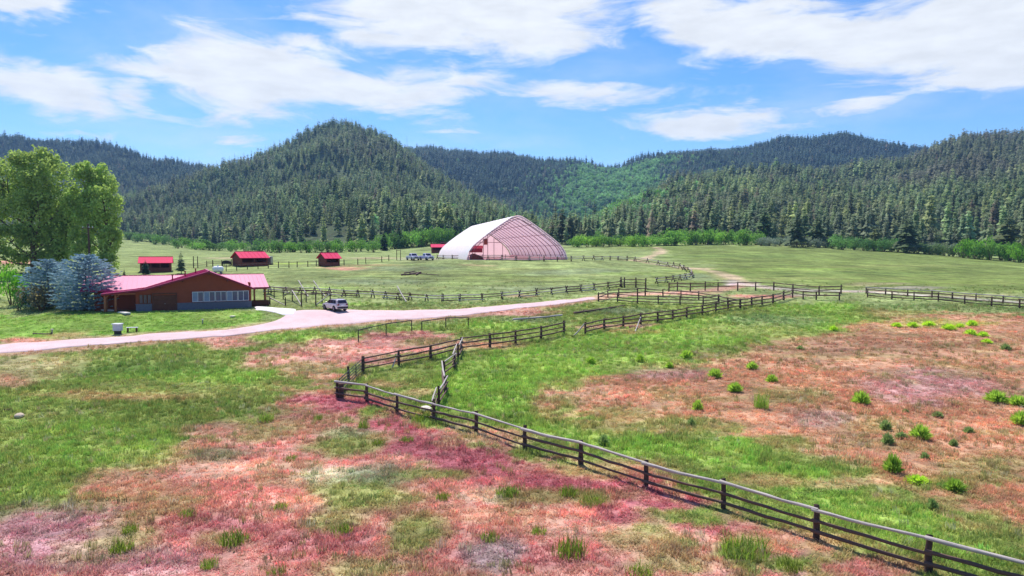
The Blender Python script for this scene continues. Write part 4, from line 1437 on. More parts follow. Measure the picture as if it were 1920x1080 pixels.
# logs on the ground, log pile
def log_on_ground(a, b, r, label, cat='log'):
    p, q = P(*a), P(*b)
    t = thing('fallen_pole', p, label, cat)
    beam('pole', (RAILS[3] if 'dark' in label else TOPS[3]), p + Vector((0, 0, r + .12)), q + Vector((0, 0, r + .12)), r, t, p)
    d = (q - p).normalized()
    beam('branch_stub', RAILS[0], p.lerp(q, .3) + Vector((0, 0, r + .1)), p.lerp(q, .3) + d * .2 + Vector((0, -.1, r + .4)), r * .35, t, p)


log_on_ground((962, 603), (1054, 594.5), .13, 'long bleached pole lying in the grass below the road')
log_on_ground((1076, 590), (1132, 582), .14, 'dark weathered log lying near the empty pen')
log_on_ground((1130, 582), (1171, 575), .10, 'pale thin pole lying beyond the dark weathered log')
for i, (a, b, r) in enumerate([((752, 517), (782, 515), .16), ((768, 515), (790, 513), .18), ((776, 513), (822, 517), .08), ((758, 515), (778, 512), .12), ((780, 516.5), (788, 512), .15)]):
    p, q = P(*a), P(*b)
    t_ = thing('pile_log', p, ['thick grey log lying in the meadow pile', 'dark log lying in the meadow pile', 'long thin pole sticking out of the meadow pile', 'pale log on the meadow pile', 'short dark log across the meadow pile'][i], 'log', 'pile of old logs in the meadow')
    beam('log', RAILS[i], p + Vector((0, 0, r + (.25 if i == 3 else 0.05))), q + Vector((0, 0, r + (.3 if i == 3 else .08))), r, t_, p)
    beam('log_stub', RAILS[0], p.lerp(q, .5) + Vector((0, 0, r)), p.lerp(q, .55) + Vector((0, 0, r + .35)), r * .4, t_, p)

# ------------------------------------------------------------------ house
M_ROOF = principled('red_metal_roof', lin(194, 48, 112), .40, .0, .5, .06, .6, coat=.15)
M_TRIM = principled('dark_red_trim', lin(120, 34, 52), .6)
M_WALL = principled('brown_board_siding', lin(138, 70, 48), .85, var=.12, scale=1.5)
M_BROWN = principled('dark_brown_wood', lin(96, 58, 44), .85, var=.2)
M_LOG = principled('porch_log', lin(158, 102, 70), .8, var=.25)
M_STONE = principled('blue_grey_stone', lin(104, 106, 122), .9, var=.3, scale=2.5, bump=.5, bscale=5)
M_GLASS = principled('window_glass', lin(52, 74, 112), .08, .0, .9, .1)
M_BLIND = principled('window_blind', lin(128, 140, 165), .7)
M_WFRAME = principled('window_frame_paint', lin(200, 204, 214), .6)
M_FRAME = principled('white_window_frame', lin(225, 225, 228), .5)
M_METAL = principled('grey_metal', lin(150, 150, 155), .4, .7)

house = thing('ranch_house', (HOUSE_O[0], HOUSE_O[1], HOUSE_Z), 'low brown ranch house with a magenta red metal roof and porch', 'house', None, HOUSE_PHI)
AU, AZ_ = 8.9, 5.2                     # apex position along the gable wall and its height
RU, RZ = 14.3, 2.95                    # right eave
LU, LZ = 1.0, 2.95                     # break of the left slope
PU, PZ = -3.9, 2.45                    # porch edge
VB = 12.0
# walls of the gable wing
def plank_wall(u0, u1, v, zb, top, name='wall'):
    """wall made of upright boards"""
    w_ = MB().prism([(u0, zb), (u1, zb), (u1, top(u1))] + [(u, top(u)) for u in ([AU] if u0 < AU < u1 else [])] + [(u0, top(u0))], 1, v, v + .2)
    wo_ = w_.build(name, M_WALL, house)
    u = u0
    k = 0
    while u < u1 - .05:
        b = min(u + .3, u1)
        m = MB()
        m.prism([(u + .012, zb + .01), (b - .012, zb + .01), (b - .012, top(b) - .03), (u + .012, top(u) - .03)], 1, v - .035 - .012 * (k % 3), v - .002)
        m.build('board', M_WALL, wo_)
        u = b
        k += 1
    return wo_


def gtop(u):
    if u >= AU: return AZ_ + (RZ - AZ_) * (u - AU) / (RU - AU) - .12
    if u >= LU: return LZ + (AZ_ - LZ) * (u - LU) / (AU - LU) - .12
    return LZ - .12


gw = plank_wall(0.0, RU, 0.0, .9, gtop)
# stone skirt
sk = MB().box(-.02, RU + .02, -.02, .22, -.5, .9).build('stone_skirt', M_STONE, house)
stone_m = [MB().box(-.5, .5, -.06, .0, -.5, .5).mesh('stone', M_STONE) for _ in range(1)]
for row in range(3):
    u = -.02 + (row % 2) * .3
    while u < RU - .3:
        ln = random.uniform(.55, .95)
        ln = min(ln, RU - u)
        s_ = link('stone', stone_m[0], sk, (u + ln / 2, -.022, -.05 + row * .31 + .15), None, (ln - .03, random.uniform(.7, 1.3), .28))
        u += ln
MB().box(-.08, RU + .08, -.12, .0, .902, .97).build('skirt_ledge', M_STONE, house)
MB().box(RU - .2, RU, .2, VB, -.5, gtop(RU)).build('side_wall', M_WALL, house)
MB().box(0, .2, .2, VB, -.5, LZ - .12).build('side_wall', M_WALL, house)
# main wing walls
MB().box(-5.0, -.001, 3.4, 3.6, -.5, 2.6).build('wing_wall', M_WALL, house)
MB().box(RU + .001, RU + .25, 3.4, 14.6, -.5, 3.4).build('wing_wall', M_WALL, house)
MB().box(-5.0, RU + .2, 14.4, 14.6, -.5, 2.7).build('back_wall', M_WALL, house)
# roofs
def slab(name, a, b, c, d, th, mat=M_ROOF, seams=0, parent=house):
    """roof plane a-b (eave) c-d (ridge), thickness th, with raised seams"""
    a, b, c, d = map(Vector, (a, b, c, d))
    n = (b - a).cross(d - a).normalized()
    if n.z < 0: n = -n
    m = MB()
    top = [a, b, c, d]
    m.add(top + [p - n * th for p in top], [(0, 1, 2, 3), (7, 6, 5, 4), (0, 4, 5, 1), (1, 5, 6, 2), (2, 6, 7, 3), (3, 7, 4, 0)])
    r_ = m.build(name, mat, parent)
    return r_, n


def seams_on(r_, a, b, c, d, n, k, mat=M_ROOF):
    a, b, c, d = map(Vector, (a, b, c, d))
    for i in range(1, k):
        t = i / k
        p, q = a.lerp(b, t), d.lerp(c, t)
        dd = (q - p).normalized()
        s = dd.cross(n).normalized() * .02
        m = MB()
        m.add([p - s, p + s, q + s, q - s, p - s + n * .05, p + s + n * .05, q + s + n * .05, q - s + n * .05], [(4, 5, 6, 7), (0, 1, 5, 4), (1, 2, 6, 5), (2, 3, 7, 6), (3, 0, 4, 7)])
        m.build('seam', mat, r_)


VF = -.8
L_ = ((LU, VF, LZ), (LU, VB, LZ), (AU, VB, AZ_), (AU, VF, AZ_))
r_, n_r = slab('roof', *L_, .14); seams_on(r_, *L_, n_r, 16)
R2 = ((RU + .5, VF, RZ - .22), (RU + .5, VB, RZ - .22), (AU, VB, AZ_), (AU, VF, AZ_))
r_, n_r = slab('roof', *R2, .14)
L2 = ((PU, VF + .15, PZ), (PU, VB, PZ), (LU, VB, LZ + .012), (LU, VF + .15, LZ + .012))
r_, n_r = slab('porch_roof', *L2, .12); seams_on(r_, *L2, n_r, 16)
MB().prism([(PU, PZ - .25), (LU, LZ - .25), (AU, AZ_ - .27), (RU + .5, RZ - .47), (RU + .5, RZ - .23), (AU, AZ_ - .005), (LU, LZ - .005), (PU, PZ - .005)], 1, VF - .06, VF - .003).build('gable_trim', M_TRIM, house)
MB().box(AU - .12, AU + .12, VF, VB, AZ_ - .01, AZ_ + .07).build('ridge_cap', M_ROOF, house)
# main wing: ridge parallel to the gable wall
W0, W1 = -6.5, 17.0
MR, MZ, EZ = 9.2, 4.45, 2.72
Wf = ((W0, 2.6, EZ), (W1, 2.6, EZ), (W1, MR, MZ), (W0, MR, MZ))
r_, n_r = slab('wing_roof', *Wf, .14); seams_on(r_, *Wf, n_r, 40)
Wb = ((W0, 15.6, EZ), (W1, 15.6, EZ), (W1, MR, MZ), (W0, MR, MZ))
slab('wing_roof', *Wb, .14)
MB().box(W0, W1, MR - .1, MR + .1, MZ - .01, MZ + .06).build('ridge_cap', M_ROOF, house)
MB().box(RU + .52, W1, 2.52, 2.597, EZ - .22, EZ + .01).build('eave_trim', M_TRIM, house)
MB().box(W1 + .003, W1 + .06, 2.6, 15.6, EZ - .24, EZ - .02).build('eave_trim', M_TRIM, house)
# brackets under the gable
for u in (2.9, 5.6, 11.2, AU):
    MB().box(u - .09, u + .09, VF + .02, -.06, gtop(u) - .36, gtop(u) - .12).build('roof_bracket', M_BROWN, house)
# left porch posts and rail
for k, (u, v) in enumerate([(-3.5, -.3), (-2.3, -.3), (-3.5, 1.2), (-3.5, 2.7), (-3.5, 4.2), (-.8, -.3)]):
    if u == -.8: continue
    pm = MB().tube([(u, v, -.4), (u, v, 1.2), (u, v, PZ - .1)], [.15, .135, .125], 9)
    pm.build('porch_post', M_LOG, house, smooth=True)
    b_ = MB().tube([(u, v - .02, 1.75), (u + .5, v - .02, PZ - .08)], .06, 6)
    b_.build('knee_brace', M_LOG, house)
MB().box(-3.6, .0, -.42, -.22, PZ - .16, PZ - .02).build('porch_beam', M_LOG, house)
MB().box(-3.62, -3.38, -.2, 8, PZ - .18, PZ - .04).build('porch_beam', M_LOG, house)
MB().box(-4.1, -.03, -.6, 9, -.5, -.12).build('porch_floor', M_BROWN, house)
# garage door
gd = MB().box(2.05, 4.75, -.1, -.062, -.3, 2.05).build('garage_door', M_BROWN, house)
for k in range(4):
    MB().box(2.1, 4.7, -.15, -.102, -.26 + k * .575, .27 + k * .575).build('door_panel', M_BROWN, gd, bevel=.015)
MB().box(1.9, 2.04, -.17, -.05, -.3, 2.2).build('door_jamb', M_BROWN, house)
MB().box(4.76, 4.9, -.17, -.05, -.3, 2.2).build('door_jamb', M_BROWN, house)
MB().box(1.9, 4.9, -.19, -.05, 2.202, 2.36).build('door_lintel', M_BROWN, house)
MB().box(3.36, 3.5, -.17, -.152, .9, .96).build('door_handle', M_METAL, gd)


def window(u0, u1, z0, z1, dark, yf=-.09, host=house):
    f = MB()
    f.box(u0, u1, yf - .05, yf + .04, z0, z0 + .07); f.box(u0, u1, yf - .05, yf + .04, z1 - .07, z1)
    f.box(u0, u0 + .06, yf - .05, yf + .04, z0 + .07, z1 - .07); f.box(u1 - .06, u1, yf - .05, yf + .04, z0 + .07, z1 - .07)
    um = (u0 + u1) / 2
    f.box(um - .035, um + .035, yf - .04, yf + .04, z0 + .07, z1 - .07)
    fo = f.build('window', M_WFRAME if u0 > 2 else M_BROWN, host)
    MB().box(u0 + .06, um - .035, yf - .005, yf + .03, z0 + .07, z1 - .07).build('pane', M_BLIND if dark else M_GLASS, fo)
    MB().box(um + .035, u1 - .06, yf - .006, yf + .029, z0 + .07, z1 - .07).build('pane', M_GLASS, fo)
    return fo


MB().box(6.65, 14.05, -.1, -.055, .98, 2.5).build('window_surround', M_TRIM, house)
for k in range(5):
    window(6.75 + k * 1.45, 6.75 + k * 1.45 + 1.4, 1.05, 2.42, k in (0, 3, 1), -.14)
for k in range(3):
    window(.42 + k * .48, .42 + k * .48 + .4, 1.0, 2.2, False)
# right porch
for (u, v) in ((15.0, 3.0), (16.5, 3.0)):
    MB().tube([(u, v, -.3), (u, v, 1.2), (u, v, EZ - .12)], [.14, .13, .12], 9).build('porch_post', M_LOG, house, smooth=True)
MB().box(RU + .26, 16.7, 2.88, 3.12, EZ - .3, EZ - .12).build('porch_beam', M_LOG, house)
pr_ = MB().box(RU + .3, 16.75, 2.7, 2.8, -.3, .85).build('porch_wall', M_BROWN, house)
for k in range(8):
    MB().box(RU + .33 + k * .3, RU + .59 + k * .3, 2.66, 2.698, -.25, .82).build('board', M_BROWN, pr_)
MB().box(RU + .26, 16.8, 2.6, 12, -.5, -.1).build('porch_floor', M_BROWN, house)
# pipes on the roof
for (u, v, hh) in ((4.4, 1.2, .8), (6.0, 3.0, .7), (7.4, 6.0, .6)):
    zz = LZ + (AZ_ - LZ) * (u - LU) / (AU - LU)
    MB().tube([(u, v, zz - .05), (u, v, zz + hh)], .08, 8).build('vent_pipe', M_TRIM, house)
    MB().tube([(u, v, zz + hh), (u, v, zz + hh + .08)], .13, 8).build('vent_cap', M_TRIM, house)

# ------------------------------------------------------------------ sheds
M_SHEDROOF = principled('shed_red_roof', lin(222, 52, 98), .75, 0, .12, .06, .6)
M_SHEDWALL = principled('shed_wood', lin(120, 66, 56), .9, var=.2)
M_BLACK = principled('dark_inside', lin(40, 32, 32), .95)


def shed(px, py, phi, rl, dp, hh, eave, label, bays=2, open_front=True, depth=None):
    """gable roofed loafing shed: ridge along local x"""
    p = at_depth(px, depth) if depth else P(px, py)
    t = thing('loafing_shed', p - Vector((0, 0, .05)), label, 'shed', None, phi)
    a, b = -rl / 2, rl / 2
    f, bk = -dp / 2, dp / 2
    for x in (a, b):
        gwl = MB().prism([(f, 0), (bk, 0), (bk, eave), (0, hh - .1), (f, eave)], 0, x - .06, x + .06).build('end_wall', M_SHEDWALL, t)
        nb_ = 10
        for k in range(nb_):
            y0, y1 = f + dp * k / nb_ + .015, f + dp * (k + 1) / nb_ - .015
            tp = lambda y: eave + (hh - .1 - eave) * (1 - abs(y) / (dp / 2)) - .02
            sx = -.09 if x < 0 else .062
            MB().prism([(y0, .02), (y1, .02), (y1, tp(y1)), (y0, tp(y0))], 0, x + sx, x + sx + .028).build('board', M_SHEDWALL, gwl)
    MB().box(a, b, bk - .1, bk, 0, eave).build('back_wall', M_SHEDWALL, t)
    # front: posts and low boarding, open bays above
    for k in range(bays + 1):
        x = a + .12 + (rl - .24) * k / bays
        MB().box(x - .09, x + .09, f - .02, f + .16, 0, eave).build('post', M_SHEDWALL, t)
    MB().box(a + .07, b - .07, f + .02, f + .12, 0, eave * .42).build('front_boarding', M_SHEDWALL, t)
    MB().box(a, b, f - .021, f + .17, eave - .18, eave + .02).build('beam', M_SHEDWALL, t)
    ov = .45
    for sg in (-1, 1):
        e = (dp / 2 + ov)
        ez = eave - (hh - eave) / (dp / 2) * ov + .08
        A = ((a - ov, sg * e, ez), (b + ov, sg * e, ez), (b + ov, 0, hh), (a - ov, 0, hh))
        r_, n_ = slab('roof', *A, .1, M_SHEDROOF, 0, t)
        if sg < 0:
            seams_on(r_, *A, n_, max(4, int(rl * 1.2)), M_SHEDROOF)
    MB().box(a - ov, b + ov, -.1, .1, hh - .01, hh + .05).build('ridge_cap', M_SHEDROOF, t)
    return t


shed(293, 510, rad(24), 5.4, 4.5, 3.1, 2.0, 'red roofed open shed with dark bays just behind the house', 3, depth=143)
shed(469, 498, rad(42), 6.0, 5.2, 3.3, 2.0, 'larger brown loafing shed with a bright red roof and two openings', 2)
shed(617, 498, rad(40), 3.3, 3.8, 3.0, 1.9, 'smallest brown shed with a bright red roof and one dark opening', 1)
shed(822, 474, rad(10), 5.0, 4.5, 3.4, 2.3, 'pale red roofed shelter behind the far end of the arena tent', 1)

# ------------------------------------------------------------------ arena tent
def fabric_mat(name='arena_membrane', tcol_=(1.0, .73, .81, 1), tf=.31):
    m = bpy.data.materials.new(name)
    m.use_nodes = True
    t = NT(m.node_tree)
    tc = t.n('ShaderNodeTexCoord')
    n1 = t.ramp(t.noise(tc.outputs['Object'], .35, 4, .6), .3, .7, .95, 1.03)
    c = t.vmath('SCALE', (.97, .96, .97), scale=n1)
    d = t.n('ShaderNodeBsdfPrincipled', ins={'Base Color': c, 'Roughness': .55, 'Specular IOR Level': .3})
    tr = t.n('ShaderNodeBsdfTranslucent', ins={'Color': tcol_})
    mx = t.n('ShaderNodeMixShader', ins={0: tf})
    t.t.links.new(d.outputs[0], mx.inputs[1]); t.t.links.new(tr.outputs[0], mx.inputs[2])
    t.out(mx.outputs[0])
    return m


M_FAB = fabric_mat()
M_LINER = principled('pink_end_wall', lin(246, 212, 220), .8, var=.06, scale=.4)
M_STEEL = principled('dark_truss_steel', lin(128, 88, 104), .6, .2)
M_STEEL2 = principled('galvanised_arch', lin(170, 165, 178), .45, .5)
M_DIRT = principled('arena_dirt', lin(240, 206, 200), .95, var=.1)
barn_rz = math.atan2(BARN_T[1], BARN_T[0])
barn = thing('arena_tent', (BARN_O[0], BARN_O[1], BARN_Z), 'large white fabric riding arena with an open pink lit end', 'arena tent', None, barn_rz)
BW, BL, BH = BARN_W, BARN_L, 10.7


def arch(t, inset=0.0):
    """arch profile, t 0..1 from left foot over the apex to the right foot"""
    s = abs(t - .5) * 2                      # 1 at the foot, 0 at the apex
    side = -1 if t < .5 else 1
    # polyline of one half from apex to foot
    hp = [(0, BH), (.045, BH - .06), (.10, BH - .32), (.25, BH * .865), (.5, BH * .665), (.72, BH * .475), (.86, BH * .335), (.945, BH * .20), (.985, BH * .08), (1.0, 0)]
    L = [0]
    for (a, b) in zip(hp, hp[1:]):
        L.append(L[-1] + math.hypot((b[0] - a[0]) * BW / 2, b[1] - a[1]))
    q_ = s * L[-1]
    x = np.interp(q_, L, [p[0] for p in hp]); z = np.interp(q_, L, [p[1] for p in hp])
    sc = 1 - inset / (BW / 2)
    return (BW / 2 + side * x * BW / 2 * sc, z * (1 - inset / BH))


NS = 49
prof = [arch(i / (NS - 1)) for i in range(NS)]
nfr = 15
vs_, fs_ = [], []
for j in range(nfr * 2 - 1):
    v = BL * j / (nfr * 2 - 2)
    sagg = 0.0 if j % 2 == 0 else .10
    for i in range(NS):
        x, z = arch(i / (NS - 1), sagg)
        vs_.append((x, v, z))
for j in range(nfr * 2 - 2):
    for i in range(NS - 1):
        fs_.append((j * NS + i, (j + 1) * NS + i, (j + 1) * NS + i + 1, j * NS + i + 1))
MB().add(vs_, fs_).build('membrane', M_FAB, barn, smooth=True)
MB().box(.3, BW - .3, .3, BL - .3, -.4, .02).build('arena_floor', M_DIRT, barn)
for j in range(nfr):
    v = BL * j / (nfr - 1)
    v = min(max(v, .12), BL - .35)
    outer = [(*arch(i / 40, .28),) for i in range(41)]
    inner = [(*arch(i / 40, .95),) for i in range(41)]
    m = MB().tube([(x, v, z) for x, z in outer], .085, 6)
    tr = m.build('truss_arch', M_STEEL2 if j == 0 else M_STEEL, barn)
    if j == 0: MB().tube([(x, v, z) for x, z in inner], .07, 6).build('chord', M_STEEL, tr)
    wb = MB()
    for i in range(0, 40 if j == 0 else 0, 1):
        a, b = (outer[i], inner[i + 1]) if i % 2 else (inner[i], outer[i + 1])
        wb.tube([(a[0], v, a[1]), (b[0], v, b[1])], .03, 4, False)
    if j == 0: wb.build('web', M_STEEL, tr)
for tt in (.12, .25, .38, .62, .75, .88):
    x, z = arch(tt, .5)
    MB().tube([(x, .2, z), (x, BL - .3, z)], .06, 6).build('purlin', M_STEEL, barn)
# far end wall
ewp = [arch(i / 40, .2) for i in range(41)]
ew = MB().add([(x, BL - .2, z) for x, z in ewp], [tuple(range(41))]).build('end_wall', fabric_mat('end_wall_fabric', (1.0, .62, .70, 1), .5), barn)
for x in (3.2, 6.0, 9.0, 12.5, 15.35, 16.85, 19, 22):
    hz = np.interp(x, [p[0] for p in prof], [p[1] for p in prof]) - .5
    MB().box(x - .07, x + .07, BL - .42, BL - .302, 0, hz).build('stud', M_STEEL, ew)
MB().box(.8, BW - .8, BL - .44, BL - .304, 4.9, 5.04).build('girt', M_STEEL, ew)
dd_ = MB().box(10.4, 15.0, BL - .6, BL - .45, 1.6, 2.9).build('door_band', M_TRIM, ew)
MB().box(10.2, 15.2, BL - .58, BL - .45, 2.902, 3.9).build('door_header', principled('red_panel', lin(205, 90, 110), .8), ew)
MB().box(15.5, 16.7, BL - .56, BL - .45, 4.2, 6.2).build('vent_louvre', M_SHEDWALL, ew)
# kick boards and edge of the open end
for sx in (.35, BW - .55):
    MB().box(sx, sx + .2, .2, BL - .4, 0, .6).build('kick_board', M_LINER, barn)
# rail and red box inside the opening
MB().tube([(1.0, 1.2, 1.1), (BW - 1.0, 1.2, 1.1)], .05, 6).build('entry_rail', M_STEEL, barn)
for k in range(9):
    x = 1.2 + (BW - 2.4) * k / 8
    MB().tube([(x, 1.2, 0), (x, 1.2, 1.3)], .06, 6).build('entry_post', M_STEEL, barn)
MB().prism([(1.3, 0), (4.6, 0), (4.2, .7), (2.2, 1.5), (1.3, 1.2)], 1, 2.2, 4.0).build('mounting_ramp', M_SHEDWALL, barn, bevel=.05)

# ------------------------------------------------------------------ vehicles
M_CARW = principled('pearl_white_paint', lin(206, 192, 198), .25, 0, .5, .03, coat=.6)
M_CARG = principled('car_glass', lin(40, 34, 52), .06, 0, .8, .02)
M_TYRE = principled('tyre_rubber', lin(38, 36, 38), .9)
M_RIM = principled('alloy_rim', lin(150, 140, 150), .35, .8)
M_LAMP = principled('tail_lamp', lin(120, 20, 40), .2)
M_PLAST = principled('black_plastic', lin(45, 42, 45), .7)
M_TRUCK = principled('lavender_white_paint', lin(206, 198, 226), .3, 0, .5, .03, coat=.5)


def wheel(t, x, y, r, wd):
    wv_ = link('wheel', None, t, (x, y, r)) if False else None
    me = MB()
    n = 20
    prof_ = [(r * .62, -wd / 2), (r * .93, -wd / 2), (r, -wd * .3), (r, wd * .3), (r * .93, wd / 2), (r * .62, wd / 2)]
    V, Fc = [], []
    for k in range(n):
        a = 2 * PI * k / n
        for rr_, yy in prof_:
            V.append((math.cos(a) * rr_, yy, math.sin(a) * rr_))
    m_ = len(prof_)
    for k in range(n):
        for j in range(m_):
            Fc.append((k * m_ + j, k * m_ + (j + 1) % m_, ((k + 1) % n) * m_ + (j + 1) % m_, ((k + 1) % n) * m_ + j))
    ty_ = me.add(V, Fc).build('wheel', M_TYRE, t, (x, y, r), smooth=True)
    rm = MB()
    sg = 1 if y > 0 else -1
    rm.tube([(0, -wd * .42, 0), (0, wd * .42, 0)], r * .63, 18)
    for k in range(5):
        a = 2 * PI * k / 5
        rm.tube([(0, sg * wd * .45, 0), (math.cos(a) * r * .58, sg * wd * .45, math.sin(a) * r * .58)], r * .09, 5)
    rm.build('rim', M_RIM, ty_)


def body_loft(sections, name, mat, parent, bevel=.05):
    """sections: list of (x, [(y,z)...half profile bottom->top]) mirrored in y"""
    V, Fc = [], []
    k = len(sections[0][1])
    for x, hp in sections:
        ring = [(x, y, z) for y, z in hp] + [(x, -y, z) for y, z in hp[::-1]]
        V += ring
    m_ = 2 * k
    for i in range(len(sections) - 1):
        for j in range(m_):
            Fc.append((i * m_ + j, i * m_ + (j + 1) % m_, (i + 1) * m_ + (j + 1) % m_, (i + 1) * m_ + j))
    Fc.append(tuple(range(m_))[::-1]); Fc.append(tuple((len(sections) - 1) * m_ + j for j in range(m_)))
    o = MB().add(V, Fc).build(name, mat, parent, smooth=False)
    md = o.modifiers.new('bevel', 'BEVEL'); md.width = bevel; md.segments = 3; md.limit_method = 'ANGLE'; md.angle_limit = rad(20)
    return o


def suv(px, py, rz, label):
    p = P(px, py)
    t = thing('parked_car', p + Vector((0, 0, .05)), label, 'car', None, rz)     # local +x is the front
    t.scale = (.93, .93, .93)
    hw = .92
    lower = []
    for x, zt, s in ((2.32, .72, .80), (2.25, .86, .9), (1.6, .98, 1), (.95, 1.04, 1), (0, 1.05, 1), (-1.2, 1.06, 1), (-2.05, 1.06, .97), (-2.3, 1.02, .9), (-2.36, .75, .86)):
        lower.append((x, [(hw * s * .93, .32), (hw * s, .55), (hw * s, zt - .16), (hw * s * .93, zt)]))
    body_loft(lower, 'body', M_CARW, t)
    cab = []
    for x, zt, s in ((1.02, 1.03, .8), (.35, 1.55, .74), (-.2, 1.66, .74), (-1.5, 1.67, .72), (-2.0, 1.58, .7), (-2.26, 1.05, .76)):
        cab.append((x, [(hw * .9, 1.0), (hw * .88, 1.04), (hw * (.88 if zt < 1.2 else .80), zt - .05 if zt > 1.2 else 1.045), (hw * .6, zt)]))
    body_loft(cab, 'cabin', M_CARW, t, .06)
    # glazing, a little proud of the cabin
    for sg in (-1, 1):
        g = MB()
        for (x0, x1, x2, x3) in ((.72, -.12, -.12, .33), (-.2, -1.02, -1.02, -.2), (-1.1, -1.85, -1.68, -1.1)):
            g.add([(x0, sg * (hw * .9 + .012), 1.08), (x1, sg * (hw * .9 + .012), 1.08), (x2, sg * (hw * .83 + .012), 1.53), (x3, sg * (hw * .83 + .012), 1.53)], [(0, 1, 2, 3)])
        o = g.build('side_window', M_CARG, t)
        o.modifiers.new('solid', 'SOLIDIFY').thickness = .015
    MB().add([(-2.285, -.68, 1.12), (-2.285, .68, 1.12), (-2.06, .6, 1.55), (-2.06, -.6, 1.55)], [(0, 1, 2, 3)]).build('rear_window', M_CARG, t).modifiers.new('solid', 'SOLIDIFY').thickness = .02
    MB().add([(1.0, -.68, 1.08), (1.0, .68, 1.08), (.42, .6, 1.53), (.42, -.6, 1.53)], [(0, 1, 2, 3)]).build('windscreen', M_CARG, t).modifiers.new('solid', 'SOLIDIFY').thickness = .02
    for sg in (-1, 1):
        MB().box(-2.37, -2.12, sg * .62 - .16 + sg * .06, sg * .62 + .16 + sg * .06, .82, 1.02).build('tail_light', M_LAMP, t, bevel=.03)
        MB().box(2.14, 2.33, sg * .6 - .18, sg * .6 + .18, .68, .82).build('headlight', M_GLASS, t, bevel=.03)
        MB().box(.62, .8, sg * .98 - .1, sg * .98 + .1, 1.03, 1.18).build('door_mirror', M_CARW, t, bevel=.03)
        MB().box(-1.7, .2, sg * .62 - .02, sg * .62 + .02, 1.68, 1.72).build('roof_rail', M_PLAST, t)
        for xx in (-.55, .3):
            MB().box(xx - .1, xx + .1, sg * .925 - .015, sg * .925 + .015, .86, .9).build('door_handle', M_METAL, t)
    MB().box(-2.45, -2.28, -.84, .84, .38, .62).build('rear_bumper', M_PLAST, t, bevel=.04)
    MB().box(-2.385, -2.362, -.26, .26, .78, .92).build('number_plate', M_FRAME, t)
    MB().box(2.26, 2.42, -.8, .8, .34, .58).build('front_bumper', M_PLAST, t, bevel=.04)
    MB().box(-2.0, 2.0, -.78, .78, .24, .34).build('underbody', M_PLAST, t)
    for x in (1.42, -1.4):
        for sg in (-1, 1):
            MB().tube([(x, sg * .70, .37), (x, sg * .931, .37)], .43, 20).build('wheel_arch', M_PLAST, t)
            wheel(t, x, sg * .86, .36, .24)
    return t


suv(628, 582, rad(132), 'pearl white estate car parked on the gravel beside the pole pen')


def pickup(px, py, rz, label):
    p = P(px, py)
    t = thing('pickup_truck', p, label, 'truck', 'trucks parked left of the arena tent', rz)
    t.scale = (.9, .9, .9)
    hw = .98
    body_loft([(x, [(hw * s, .42), (hw * s, .7), (hw * s, zt - .08), (hw * s * .95, zt)]) for x, zt, s in ((2.75, .95, .86), (2.65, 1.1, .95), (1.3, 1.18, 1), (.2, 1.18, 1), (-2.7, 1.16, 1), (-2.78, 1.1, .96))], 'body', M_TRUCK, t)
    body_loft([(x, [(hw * .92, 1.12), (hw * .9, 1.2), (hw * k_, zt - .06), (hw * .6, zt)]) for x, zt, k_ in ((1.35, 1.26, .9), (.75, 1.86, .8), (-.5, 1.88, .8), (-.75, 1.26, .9))], 'cab', M_TRUCK, t)
    MB().box(-2.68, -.85, -.84, .84, 1.13, 1.19).build('bed_liner', M_PLAST, t)
    for sg in (-1, 1):
        MB().add([(1.0, sg * .92, 1.28), (-.55, sg * .92, 1.28), (-.45, sg * .82, 1.74), (.7, sg * .82, 1.74)], [(0, 1, 2, 3)]).build('side_window', M_CARG, t).modifiers.new('solid', 'SOLIDIFY').thickness = .02
        MB().box(2.6, 2.79, sg * .7 - .16, sg * .7 + .16, .82, 1.02).build('headlight', M_FRAME, t)
        for x in (1.75, -1.7):
            wheel(t, x, sg * .92, .42, .28)
    MB().add([(1.37, -.74, 1.26), (1.37, .74, 1.26), (.84, .64, 1.78), (.84, -.64, 1.78)], [(0, 1, 2, 3)]).build('windscreen', M_CARG, t).modifiers.new('solid', 'SOLIDIFY').thickness = .02
    MB().box(2.7, 2.86, -.9, .9, .45, .72).build('front_bumper', M_METAL, t, bevel=.04)
    MB().box(2.745, 2.80, -.5, .5, .78, 1.0).build('grille', M_PLAST, t)
    return t


pickup(774, 488, rad(-62), 'lavender white pickup truck parked farther from the arena tent')
pickup(800, 488, rad(-58), 'lavender white pickup truck parked against the arena tent')

